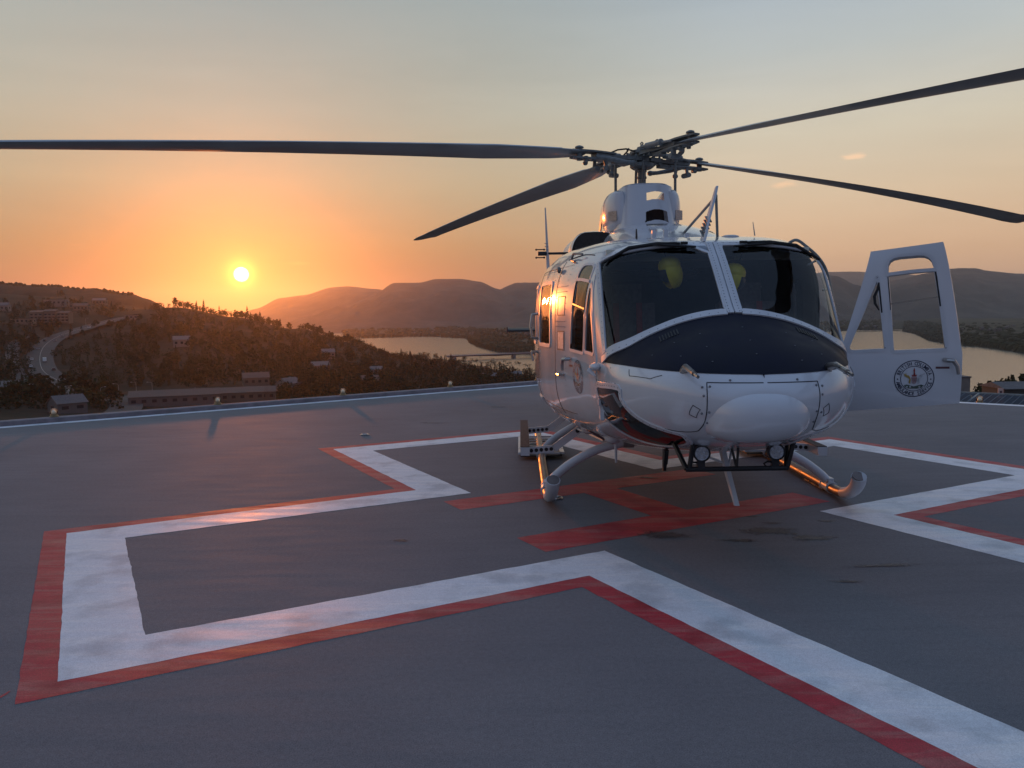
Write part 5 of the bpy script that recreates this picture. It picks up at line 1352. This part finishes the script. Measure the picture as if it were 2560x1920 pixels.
def crown_fir(seed, wide=.17):
    rnd = random.Random(seed); mb = MB()
    for k in range(15):
        f = k / 14; z = lerp(.10, .985, f); r = wide * (1 - f) ** .8 * rnd.uniform(.75, 1.15) + .008
        for j in range(8):
            a = rnd.uniform(0, 6.28); q = r * rnd.uniform(.7, 1.15); c, s = math.cos(a), math.sin(a); w = .035 + .25 * q
            mb.add([(0, 0, z + .045), (q * c - w * s * .5, q * s + w * c * .5, z - .02 - q * .2), (q * 1.1 * c, q * 1.1 * s, z - .045 - q * .25), (q * c + w * s * .5, q * s - w * c * .5, z - .02 - q * .2)], [(0, 1, 2), (0, 2, 3)])
    return mb
TREES = []
for k in range(4):
    kind = 'broad' if k < 2 else 'fir'
    e = empty('broadleaf_tree' if kind == 'broad' else 'conifer_tree', (0, -60, -40))
    if kind == 'broad':
        obj('trunk', trunk_broad(k), M['bark'], e); obj('crown', crown_broad(10 + k), M['leaf'][k], e, smooth=None)
    else:
        obj('trunk', MB().tube([(0, 0, -.06), (0, 0, .9)], [.022, .004], 6), M['bark'], e); obj('crown', crown_fir(20 + k, .20 if k == 2 else .27), M['leaf'][2], e, smooth=None)
    TREES.append(e)
used_proto = [False] * 4
rt = random.Random(99)
def plant(k, p, h, label, group, spread=1.0):
    e = TREES[k]
    o = e if not used_proto[k] else dup(e); used_proto[k] = True
    o.location = (p.x, p.y, p.z - .2); o.rotation_euler = (0, 0, rt.uniform(0, 6.28)); q = spread * rt.uniform(.9, 1.15); o.scale = (h * q, h * q, h)
    tag(o, label, 'tree', group); return o
def rr(a, b): return rt.uniform(a, b)
def zone(px, q): return ('high' if q < .33 else 'half way up' if q < .66 else 'low') + ' on the ' + ('bare left slope' if px < 470 else 'part under the sun' if px < 640 else 'middle part' if px < 820 else 'right end')
count = 0
# skyline of the wooded hill
for px, py, h, k in [(438, 752, 12, 0), (452, 752, 9, 1), (470, 755, 8, 0), (491, 752, 12, 2), (509, 757, 15, 2), (548, 768, 12, 2), (560, 772, 9, 1), (590, 776, 10, 1), (604, 780, 9, 0), (618, 778, 16, 2), (640, 782, 9, 0), (650, 786, 13, 3), (672, 788, 9, 0), (690, 790, 9, 1), (700, 792, 11, 3), (722, 795, 8, 0), (770, 802, 9, 0), (780, 803, 9, 1), (800, 806, 11, 0), (826, 809, 10, 1), (830, 811, 8, 0), (868, 822, 11, 0)]:
    p = land(px, py + 6, 600); plant(k, p, h, 'dark conifer standing on the crest of the hill below the sun' if k > 1 else 'dark round tree on the crest of the hill below the sun', 'trees on the crest of the wooded hill'); count += 1
for px, py, h, k in [(145, 742, 11, 2), (163, 742, 13, 3), (155, 742, 10, 0), (278, 748, 14, 3), (285, 752, 9, 0)]:
    p = land(px, py, 500); plant(k, p, h, 'tall conifer among the houses on the left skyline' if k > 1 else 'round tree among the houses on the left skyline', 'trees on the left skyline'); count += 1
# right foreground
for px, py, Y, h, k in [(2452, 1000, 240, 11, 0), (2470, 1000, 250, 9, 1), (2520, 985, 300, 13, 0), (2545, 985, 290, 15, 1), (2562, 980, 280, 17, 0), (2500, 985, 330, 11, 1), (2590, 985, 270, 16, 1), (2480, 985, 345, 10, 0)]:
    p = at_depth(px, py, Y); p.z = ground_z(p.x, p.y); top = {2452: 957, 2470: 957, 2520: 938, 2545: 930, 2562: 932, 2500: 945, 2590: 930, 2480: 952}[px]
    hh = at_depth(px, top, Y).z - p.z; plant(k, p, hh, 'leafy green tree between the lake and the right pad edge', 'green trees beyond the right pad edge', .75); count += 1
for px, top, Y, k in [(2135, 905, 420, 0), (2150, 898, 430, 1), (2170, 896, 440, 0), (2190, 885, 450, 0), (2205, 898, 430, 1), (2120, 915, 400, 1), (2225, 905, 430, 0), (2236, 918, 425, 1)]:
    p = at_depth(px, 960, Y); p.z = ground_z(p.x, p.y); hh = max(6, at_depth(px, top, Y).z - p.z); plant(k, p, hh, 'dark tree by the lake seen through the open door window', 'lakeside trees seen through the open door', .8); count += 1
# along the shore between hill and helicopter
for i in range(46):
    px = rr(950, 1350); f = (px - 950) / 400; py = lerp(905, 958, f) + rr(-6, 34); p = land(px, py, 150); k = rt.choice([0, 0, 1, 1, 0, 2, 3]); h = rr(9, 14) * (1.25 if k > 1 else 1)
    plant(k, p, h, ('dark conifer ' if k > 1 else 'leafy tree ') + ('at the hill end' if px < 1050 else 'in the middle' if px < 1150 else 'below the bridge end' if px < 1250 else 'at the helicopter end') + ' of the shoreline grove', 'trees along the near shore'); count += 1
for px, py, h in [(1112, 920, 15), (1128, 924, 18), (1100, 925, 12), (1205, 935, 13), (1195, 935, 11), (1003, 885, 14), (1025, 900, 12)]:
    plant(2, land(px, py, 150), h, 'tall pointed conifer ' + ('at the hill end' if px < 1050 else 'in the middle' if px < 1150 else 'below the bridge end') + ' of the shoreline grove', 'trees along the near shore'); count += 1
# the hillside itself
for i in range(120):
    px = rr(330, 1010); f = (px - 330) / 680; top = lerp(775, 880, f ** 1.3) + 20; py = rr(top, 990 - f * 10)
    if px < 660 and 960 < py: continue
    p = land(px, py, 150); k = rt.choice([0, 0, 1, 0, 2, 3]); h = rr(7, 12) * (1.25 if k > 1 else 1)
    plant(k, p, h, ('dark conifer ' if k > 1 else 'leafy tree ') + zone(px, (py - top) / max(1, 990 - f * 10 - top)) + ' of the shaded wooded hillside', 'trees on the wooded hillside'); count += 1
for px, py, h in [(60, 1010, 13), (20, 1010, 12), (120, 1015, 14), (165, 1000, 14), (215, 1005, 14), (250, 1000, 13), (280, 1008, 10), (0, 965, 12), (30, 930, 9), (60, 870, 11), (85, 865, 11), (70, 885, 10), (48, 860, 9), (-20, 985, 12), (200, 1015, 11), (100, 985, 11), (140, 1020, 10), (240, 1018, 9)]:
    plant(rt.choice([0, 1]), land(px, py, 130), h, 'leafy tree ' + ('left of the side road' if px < 50 else 'between side road and highway' if px < 130 else 'below the highway foot' if px < 220 else 'at the right end') + ' in the clump above the kerb', 'trees between the road and the pad'); count += 1
for i in range(56):
    px = rr(-40, 330); py = rr(752, 860)
    p = land(px, py, 150)
    plant(rt.choice([0, 1, 0, 3]), p, rr(6, 10), 'small tree ' + ('beside' if px < 90 else 'around' if px < 180 else 'right of') + ' the apartment block, ' + ('high up' if py < 790 else 'half way down' if py < 825 else 'near the highway') + ' on the left hillside', 'trees among the left hillside houses'); count += 1
# the rest of the wood as one mass
mass = MB(); cr = [crown_broad(70 + k, 64) for k in range(3)] + [crown_fir(80, .17)]
def in_road(px, py): return False
placed = 0
ROAD_PX = [(196, 1008), (150, 962), (112, 940), (100, 912), (103, 885), (120, 862), (150, 845), (200, 828), (260, 812), (310, 797), (350, 790)]
def clear_of_road(px, py):
    for (ax, ay), (bx, by) in zip(ROAD_PX, ROAD_PX[1:]):
        d = Vector((bx - ax, by - ay)); t = max(0, min(1, (Vector((px - ax, py - ay))).dot(d) / d.dot(d))); q = Vector((ax, ay)) + d * t
        if (Vector((px, py)) - q).length < 30: return False
    return True
while placed < 3400:
    px = rr(-80, 1360); top = 752 if px < 700 else lerp(800, 930, (px - 700) / 660); py = rr(top, 1030)
    if px < 300 and rt.random() < .55: continue
    if not clear_of_road(px, py) and px < 400: continue
    if 300 < px < 700 and py > 968: continue
    if 380 < px < 470 and 860 < py < 930 and rt.random() < .7: continue
    p = land(px, py, 140); c = cr[rt.choice([0, 1, 2, 0, 1, 3])]; h = rr(5, 10); a = rr(0, 6.28); ca, sa = math.cos(a) * h, math.sin(a) * h
    mass.add([(p.x + v[0] * ca - v[1] * sa, p.y + v[0] * sa + v[1] * ca, p.z - .5 + v[2] * h * .95) for v in c.v], c.f); placed += 1
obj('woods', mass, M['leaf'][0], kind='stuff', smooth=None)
# far woods and bush on the valley floor, one mass of clumps
fw = MB()
def clump(p, r, h):
    n = 6; vs = [(p.x + r * math.cos(k * 1.047) * rr(.7, 1.2), p.y + r * math.sin(k * 1.047) * rr(.7, 1.2), p.z - 1) for k in range(n)] + [(p.x + r * .7 * math.cos(k * 1.047 + .5), p.y + r * .7 * math.sin(k * 1.047 + .5), p.z + h * rr(.55, .9)) for k in range(n)] + [(p.x, p.y, p.z + h)]
    fw.add(vs, [(k, (k + 1) % n, n + (k + 1) % n, n + k) for k in range(n)] + [(n + k, n + (k + 1) % n, 2 * n) for k in range(n)])
def shore_pt(px, py):
    d = ray(px, py); p = d * ((LAKE - CAM_H) / d.z); return Vector((p.x, p.y, LAKE))
def scatter(n, pts, depth, rise, r0, h0):
    for i in range(n):
        k = rt.randrange(len(pts) - 1); f = rt.random(); p = shore_pt(lerp(pts[k][0], pts[k + 1][0], f), lerp(pts[k][1], pts[k + 1][1], f)); dn = Vector((p.x, p.y, 0)).normalized(); g = rt.random()
        q = p + dn * (depth * g * g + 8); q.z = LAKE + .5 + rise * g; clump(q, r0 * rr(.6, 1.5), h0 * rr(.6, 1.3))
scatter(800, [(1172, 847), (1183, 858), (1205, 868), (1250, 879), (1340, 885)], 1500, 14, 7, 9)
scatter(300, [(1172, 847), (1183, 858), (1205, 868), (1250, 879), (1340, 885)], 120, 1, 6, 9)
scatter(420, [(860, 846), (990, 843), (1080, 841), (1170, 846)], 2400, 18, 11, 10)
scatter(900, [(2262, 829.5), (2290, 833), (2312, 843), (2330, 851), (2380, 861), (2470, 868), (2565, 882), (2700, 890)], 1500, 14, 8, 9)
scatter(420, [(2290, 834), (2312, 843), (2330, 851), (2380, 861), (2470, 868), (2565, 882), (2700, 890)], 110, 1, 6, 10)
scatter(420, [(1990, 833), (2085, 828), (2130, 825.5), (2205, 825)], 2300, 26, 11, 10)
for i in range(170):
    px = rr(-120, 330); prof = [(-200, 690), (0, 706), (60, 712), (130, 714), (200, 722), (235, 720), (290, 731), (330, 734)]; a_, f_ = interp([q[0] for q in prof], px); py = lerp(prof[a_][1], prof[a_ + 1][1], f_) + rr(1, 4)
    p = at_depth(px, py, 1650 - rr(0, 30)); clump(p - Vector((0, 0, 2)), rr(2.5, 6), rr(3, 8))
obj('far_woods', fw, M['leaf'][0], kind='stuff', smooth=40)
# ------------------------------------------------------------------ road, traffic, houses, bridge
def ribbon(pts3, w, lift):
    mb = MB(); vs = []
    for i, p in enumerate(pts3):
        d = (pts3[min(i + 1, len(pts3) - 1)] - pts3[max(i - 1, 0)]); d.z = 0; d.normalize(); n = Vector((-d.y, d.x, 0)) * w / 2
        for q in (p - n, p + n): vs.append((q.x, q.y, p.z + lift))
    mb.add(vs, [(2 * i, 2 * i + 1, 2 * i + 3, 2 * i + 2) for i in range(len(pts3) - 1)]); return mb
def on_land(pts, k=5):
    L_ = smooth_open(pts, k); P = [land(x, y, 130) for x, y in L_]
    for _ in range(3):
        P = [P[0]] + [(P[i - 1] + P[i] * 2 + P[i + 1]) / 4 for i in range(1, len(P) - 1)] + [P[-1]]
    for p in P: p.z = max(p.z, ground_z(p.x, p.y))
    return P
RP = on_land(ROAD_PX, 5)
road = obj('highway', ribbon(RP, 18, 1.6), M['road'], kind='structure', smooth=None)
obj('median_line', ribbon(RP, .35, 1.75), M['hub_light'], road, smooth=None)
R2 = on_land([(78, 1000), (60, 965), (38, 930), (30, 890), (38, 862), (60, 845)], 4)
obj('side_road', ribbon(R2, 9, 1.2), M['road'], kind='structure', smooth=None)
R3 = on_land([(300, 1040), (320, 1018), (300, 1003), (280, 996)], 4)
obj('side_road', ribbon(R3, 14, 1.0), M['road'], kind='structure', smooth=None)
CARM = [mat('car_white', (.7, .7, .7), .3), mat('car_dark', (.03, .03, .035), .3), mat('car_silver', (.4, .4, .42), .3, metal=.4), mat('car_red', (.3, .03, .03), .3)]
M['car_glass'] = mat('car_glass', (.02, .025, .03), .1)
def car(m):
    t = empty('car')
    obj('body', MB().prism([(-2.2, .3), (2.2, .3), (2.25, .75), (1.2, .92), (-2.2, .95)], -.88, .88, lambda x, y, z: (x, z, y)), m, t)
    obj('cabin', MB().prism([(1.1, .92), (.5, 1.45), (-1.4, 1.45), (-2.0, .95)], -.76, .76, lambda x, y, z: (x, z, y)), M['car_glass'], t)
    obj('roof', MB().box((-.45, 0, 1.47), (1.9, 1.5, .05)), m, t)
    for x in (-1.35, 1.35):
        for y in (-.8, .8): obj('wheel', MB().lathe((x, y, .32), [(.32, -.11), (.32, .11)], 10, 'Y'), M['rubber'], t)
    return t
def road_at(px, py, side):
    p = land(px, py, 130); best = min(range(len(RP)), key=lambda i: (RP[i] - p).length); i = min(max(best, 1), len(RP) - 2); d = RP[i + 1] - RP[i - 1]; ang = math.atan2(d.y, d.x)
    n = Vector((-d.y, d.x, 0)).normalized(); q = RP[best] + n * side; q.z = RP[best].z + 1.65; return q, ang
for (px, py, sd, c, lab) in [(103, 858, 4, 1, 'dark car on the upper bend of the highway, left one of a pair'), (117, 859, -4, 2, 'silver car on the upper bend of the highway, right one of a pair'), (134, 850, -4, 2, 'small silver car leading round the highway bend'), (85, 877, 3, 2, 'silver car alone on the left lane of the highway bend'), (95, 904, 5, 0, 'white car behind the van on the highway'), (106, 925, 6, 0, 'white car beside the van on the highway'), (139, 936, -6, 1, 'dark car nearest the pad on the highway'), (206, 827, -4, 0, 'white car far up the straight part of the highway')]:
    t = car(CARM[c]); q, a = road_at(px, py, sd); t.location = q; t.rotation_euler = (0, 0, a); t.scale = (1.15, 1.15, 1.15); tag(t, lab, 'car', 'cars on the highway')
t = empty('delivery_van'); q, a = road_at(117, 915, -3); t.location = q; t.rotation_euler = (0, 0, a); tag(t, 'white roofed box van, largest vehicle on the highway', 'van')
obj('cargo_box', MB().box((-.8, 0, 2.0), (5.6, 2.3, 2.6)), CARM[0], t); obj('cab', MB().prism([(2.0, .6), (4.0, .6), (3.9, 1.4), (3.2, 2.3), (2.0, 2.3)], -1.0, 1.0, lambda x, y, z: (x, z, y)), CARM[3], t)
for x in (-2.4, 2.9):
    for y in (-1, 1): obj('wheel', MB().lathe((x, y, .45), [(.45, -.15), (.45, .15)], 10, 'Y'), M['rubber'], t)
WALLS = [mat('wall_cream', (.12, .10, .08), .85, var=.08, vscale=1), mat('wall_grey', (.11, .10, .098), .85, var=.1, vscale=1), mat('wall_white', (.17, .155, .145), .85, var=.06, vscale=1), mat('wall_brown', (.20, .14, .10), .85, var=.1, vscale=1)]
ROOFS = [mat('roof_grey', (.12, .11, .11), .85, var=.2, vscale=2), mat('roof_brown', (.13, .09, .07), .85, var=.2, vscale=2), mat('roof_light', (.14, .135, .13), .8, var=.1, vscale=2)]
M['win'] = mat('house_window', (.025, .025, .03), .15)
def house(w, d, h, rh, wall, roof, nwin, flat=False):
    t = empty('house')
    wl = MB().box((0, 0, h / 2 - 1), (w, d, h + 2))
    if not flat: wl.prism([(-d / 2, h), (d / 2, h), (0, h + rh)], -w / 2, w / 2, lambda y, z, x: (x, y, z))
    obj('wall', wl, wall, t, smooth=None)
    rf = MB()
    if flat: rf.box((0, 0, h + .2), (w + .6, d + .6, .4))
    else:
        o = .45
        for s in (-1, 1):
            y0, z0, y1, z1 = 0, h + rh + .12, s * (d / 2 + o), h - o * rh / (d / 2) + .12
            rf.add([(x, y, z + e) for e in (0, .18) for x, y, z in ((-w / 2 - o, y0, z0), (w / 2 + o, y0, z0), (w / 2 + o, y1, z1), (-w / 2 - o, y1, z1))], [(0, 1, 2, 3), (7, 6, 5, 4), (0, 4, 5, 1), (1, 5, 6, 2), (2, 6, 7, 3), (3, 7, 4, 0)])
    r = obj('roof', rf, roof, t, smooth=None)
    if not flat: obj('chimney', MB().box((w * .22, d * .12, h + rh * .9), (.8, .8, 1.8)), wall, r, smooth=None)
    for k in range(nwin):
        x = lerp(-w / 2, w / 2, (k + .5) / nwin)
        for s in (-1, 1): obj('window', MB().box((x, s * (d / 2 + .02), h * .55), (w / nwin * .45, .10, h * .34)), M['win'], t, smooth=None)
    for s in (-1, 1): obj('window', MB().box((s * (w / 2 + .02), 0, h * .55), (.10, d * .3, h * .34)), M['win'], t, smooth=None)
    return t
for px, py, w, d, h, rh, wl, rf, nw, flat, rz, lab, cat in [
    (440, 1012, 40, 14, 4.2, 2.4, 1, 1, 9, False, .35, 'long low roofed building just beyond the kerb below the sun', 'building'),
    (575, 1004, 34, 14, 4.4, 2.2, 0, 1, 8, False, .30, 'long cream building with a row of windows beyond the kerb', 'building'),
    (640, 1002, 20, 12, 4.4, 2.4, 0, 1, 5, False, .28, 'short cream wing at the end of the long building', 'building'),
    (722, 980, 12, 9, 5, 3.2, 2, 0, 3, False, 1.1, 'pale gabled house above the long building below the sun', 'house'),
    (170, 1032, 12, 10, 4, 3, 1, 0, 2, False, .9, 'grey pyramid roofed house peeping over the kerb', 'house'),
    (640, 965, 16, 10, 5, 3, 0, 1, 4, False, .4, 'cream house on the slope under the sun beam', 'house'),
    (925, 968, 12, 9, 5, 3, 0, 1, 3, False, .3, 'cream roofed house at the foot of the wooded hill', 'house'),
    (940, 935, 11, 8, 4, 2.4, 2, 2, 3, False, .2, 'small pale house among the trees of the wooded hill', 'house'),
    (1225, 952, 14, 9, 4, 2.6, 3, 0, 3, False, .2, 'brown house roof among shoreline trees', 'house'),
    (1290, 945, 11, 8, 4, 2.4, 2, 2, 3, False, .1, 'pale house nearest the helicopter cabin by the shore', 'house'),
    (800, 930, 14, 9, 5, 3, 1, 2, 3, False, .5, 'grey house half way up the wooded hill', 'house'),
    (820, 895, 12, 9, 5, 3, 2, 2, 3, False, .4, 'light roofed house high on the wooded hill', 'house'),
    (455, 868, 14, 10, 6, 3, 2, 2, 3, False, .4, 'light roofed house on the bare slope left of the sun beam', 'house'),
    (140, 738, 26, 12, 7, 3, 2, 2, 5, True, .1, 'flat roofed white building on the left skyline', 'building'),
    (195, 744, 18, 10, 5, 3, 0, 2, 4, True, .1, 'flat cream building right of the skyline conifers', 'building'),
    (10, 778, 12, 9, 6, 3, 2, 2, 3, False, .2, 'pale house at the left picture edge on the hillside', 'house'),
    (12, 992, 12, 9, 4, 3, 0, 2, 2, False, .5, 'pale roofed house low at the left picture edge', 'house'),
    (205, 778, 16, 10, 6, 3, 0, 1, 4, False, .2, 'row house right of the apartment block on the hillside', 'house'),
    (250, 762, 18, 10, 6, 3, 0, 2, 4, False, .2, 'light roofed row house higher on the left hillside', 'house'),
    (60, 812, 20, 9, 5, 3, 3, 1, 5, True, .2, 'long brown building below the apartment block', 'building'),
    (330, 800, 14, 10, 4, 2, 2, 2, 3, True, .3, 'flat white building beside the straight highway', 'building')]:
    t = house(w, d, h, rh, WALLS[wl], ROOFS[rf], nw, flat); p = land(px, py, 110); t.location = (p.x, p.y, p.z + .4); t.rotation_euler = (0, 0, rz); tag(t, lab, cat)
# apartment block on the left hillside
t = empty('apartment_block'); p = land(130, 806, 400); t.location = p; t.rotation_euler = (0, 0, .12); tag(t, 'cream apartment block of three storeys on the left hillside', 'apartment block')
for k, (x, h, w) in enumerate(((-13, 10.5, 13), (0, 11.5, 12), (12.5, 9.5, 12))):
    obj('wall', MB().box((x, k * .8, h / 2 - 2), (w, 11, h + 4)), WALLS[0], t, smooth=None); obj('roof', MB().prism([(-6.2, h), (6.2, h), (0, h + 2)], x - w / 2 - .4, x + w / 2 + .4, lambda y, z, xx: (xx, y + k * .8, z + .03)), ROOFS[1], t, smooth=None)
    for fl_ in range(3):
        for j in range(3):
            xx = x - w / 2 + w * (j + .5) / 3; obj('window', MB().box((xx, -5.55 + k * .8, 1.8 + fl_ * 3.1), (2.2, .16, 1.6)), M['win'], t, smooth=None)
        obj('balcony', MB().box((x, -6.2 + k * .8, .5 + fl_ * 3.1), (w * .8, 1.2, .9)), WALLS[2], t, smooth=None)
# street lamps
def lamp_post(hh=9.0):
    t = empty('street_lamp'); obj('pole', MB().tube([(0, 0, -.5), (0, 0, hh - .6), (.3, 0, hh - .1), (2.0, 0, hh + .1)], [.11, .08, .07, .05], 6), M['hub_light'], t); obj('lamp_head', MB().box((2.2, 0, hh + .08), (.8, .3, .16)), M['crest_grey'], t); return t
l0 = lamp_post(); fst = True
for px, py, rz, lab in ((298, 1006, 3.3, 'arched street lamp over the side street below the highway'), (382, 1000, 3.2, 'street lamp just left of the long low roofed building'), (342, 1000, 3.3, 'plain street lamp between the two arched lamps'), (254, 1018, 1.0, 'street lamp against the dark tree clump near the kerb'), (167, 1014, .5, 'short pole lamp against the trees above the second kerb lamp'), (215, 818, .3, 'street lamp beside the straight part of the highway'), (150, 822, .3, 'street lamp where the highway starts to bend')):
    o = l0 if fst else dup(l0); fst = False; o.location = land(px, py, 110); o.rotation_euler = (0, 0, rz); tag(o, lab, 'street lamp', 'street lamps on the hillside')
# bridge over the river arm
br = empty('bridge', (0, 0, 0), 0, 'low concrete bridge crossing the lake left of the helicopter', 'bridge')
A = at_depth(1120, 892, 1180); B = at_depth(1560, 892, 1330); A.z = B.z = -53.5
dk_ = MB(); d = (B - A); n = Vector((-d.y, d.x, 0)).normalized()
sec = [(-5.5, 0), (5.5, 0), (5.5, -1.0), (2.5, -2.2), (-2.5, -2.2), (-5.5, -1.0)]
rings = []
for i in range(41):
    f = i / 40; c = A + d * f; sag = 1.2 * (abs(((f * 3.2 + .17) % 1) - .5) * 2) ** 2
    rings.append([c + n * w + Vector((0, 0, z - (sag if z < -1.5 else 0))) for w, z in sec])
obj('bridge_deck', dk_.rings(rings), M['concrete'], br)
for f in (.03, .345, .66, .97):
    c = A + d * f; obj('bridge_pier', MB().box((c.x, c.y, -58.6), (4.5, 7, 7.6), Matrix.Rotation(math.atan2(d.y, d.x), 3, 'Z')), M['concrete'], br, smooth=None)
rl = MB()
for s in (-5.2, 5.2): rl.tube([A + n * s + Vector((0, 0, 1.1)), B + n * s + Vector((0, 0, 1.1))], .12, 4)
for i in range(60):
    for s in (-5.2, 5.2):
        c = A + d * (i / 59) + n * s; rl.box(c + Vector((0, 0, .55)), (.15, .15, 1.1))
obj('railing', rl, M['hub_light'], br, kind='stuff')
for f in (.12, .33, .36, .55): c = A + d * f; obj('bridge_lamp', MB().tube([c + n * 5 + Vector((0, 0, 0)), c + n * 5 + Vector((0, 0, 9)), c + n * 3.6 + Vector((0, 0, 9.3))], .14, 5), M['hub_light'], br)
# buildings beyond the right-hand edge
t = empty('office_building'); p0 = at_depth(2427, 944, 150); tag(t, 'taupe concrete building with a dark gridded window beside the open door', 'building')
t.location = (p0.x - 5.5, p0.y + 4, 0); t.rotation_euler = (0, 0, -.06)
zt = p0.z; obj('wall', MB().box((0, 0, (zt - 36) / 2), (11, 8, zt + 36)), mat('wall_taupe', (.21, .18, .16), .85, var=.08, vscale=1), t, smooth=None)
obj('parapet', MB().box((0, 0, zt + .12), (11.3, 8.3, .24)), WALLS[1], t, smooth=None)
gw = obj('window', MB().box((1.2, -4.02, zt - 2.3), (4.6, .12, 1.9)), M['win'], t, smooth=None); gr = MB()
for k in range(9): gr.box((1.2 - 2.3 + k * .575, -4.12, zt - 2.3), (.06, .08, 1.9))
for k in range(4): gr.box((1.2, -4.12, zt - 3.25 + k * .63), (4.6, .08, .06))
obj('window_grid', gr, M['hub_light'], gw)
obj('vent_pipe', MB().cyl((3.6, 0, zt), (3.6, 0, zt + 1.6), .14, 8), M['hub'], t)
t = empty('lakeside_building'); p0 = at_depth(2530, 972, 125); tag(t, 'dark roofed building with a pale sign under the trees at the right', 'building'); t.location = (p0.x, p0.y + 3, 0)
zt = p0.z; obj('wall', MB().box((2.2, 0, (zt - 30) / 2), (6.8, 6, zt + 30)), mat('wall_dark', (.07, .065, .06), .85), t, smooth=None)
obj('roof', MB().prism([(-3.6, zt), (3.6, zt), (0, zt + .9)], -1.5, 6.0, lambda y, z, x: (x, y, z)), ROOFS[0], t, smooth=None)
sg = obj('sign_panel', MB().box((-1.9, -3.2, zt - .65), (.85, .12, 1.6)), mat('sign_pink', (.62, .42, .36), .6), t, smooth=None)
obj('sign_mark', MB().box((-1.9, -3.27, zt - .55), (.35, .02, .55)), M['maroon'], sg, smooth=None)
for x in (.2, 1.6, 3.0): obj('window', MB().box((x, -3.02, zt - 1.2), (.9, .10, .9)), M['win'], t, smooth=None)
# pale houses of the far town
hb_ = MB().box((0, 0, 2), (9, 7, 6)); hb_.prism([(-3.9, 5), (3.9, 5), (0, 7.2)], -4.9, 4.9, lambda y, z, x: (x, y, z))
fh = obj('town_house', hb_, WALLS[1], smooth=None); fst = True
spots = [(rr(2075, 2240), rr(760, 820)) for k in range(70)] + [(rr(2385, 2560), rr(812, 828)) for k in range(9)] + [(rr(1010, 1340), rr(826, 838)) for k in range(14)]
dg = bpy.context.evaluated_depsgraph_get(); dg.update()
for px, py in spots:
    d = ray(px, py).normalized(); hit, loc, nrm, idx, ob, mt = sc.ray_cast(dg, Vector((0, 0, CAM_H)) + d * 1600, d)
    if not hit or loc.z > 120: continue
    o = fh if fst else dup(fh); fst = False; o.location = loc - Vector((0, 0, .8)); o.rotation_euler = (0, 0, rr(0, 3)); s = rr(.6, 1.15); o.scale = (s, s, s * .9)
    lab = 'pale house in the far valley town seen right of the windscreen' if px > 2000 and px < 2300 else ('pale house among the far trees beyond the right bank' if px > 2300 else 'pale house on the far shore under the mountain')
    tag(o, lab, 'house', 'pale houses of the far town')
for e, u in zip(TREES, used_proto):
    if not u: bpy.data.objects.remove(e)

# ------------------------------------------------------------------ valley haze
hz = bpy.data.materials.new('haze'); hz.use_nodes = True; nt = hz.node_tree; nt.nodes.clear()
ad = nt.nodes.new('ShaderNodeAddShader')
for k, (c, dn, g) in enumerate((((.92, .86, .80, 1), HAZE_DUST, HAZE_G), ((.70, .85, 1.0, 1), HAZE_AIR, .15))):
    pv = nt.nodes.new('ShaderNodeVolumePrincipled'); pv.inputs['Color'].default_value = c; pv.inputs['Density'].default_value = dn; pv.inputs['Anisotropy'].default_value = g; nt.links.new(pv.outputs[0], ad.inputs[k])
mo = nt.nodes.new('ShaderNodeOutputMaterial'); nt.links.new(ad.outputs[0], mo.inputs['Volume'])
hx = MB().box((0, 6000, 190), (26000, 15000, 640))
obj('haze', hx, hz, kind='stuff', smooth=None)
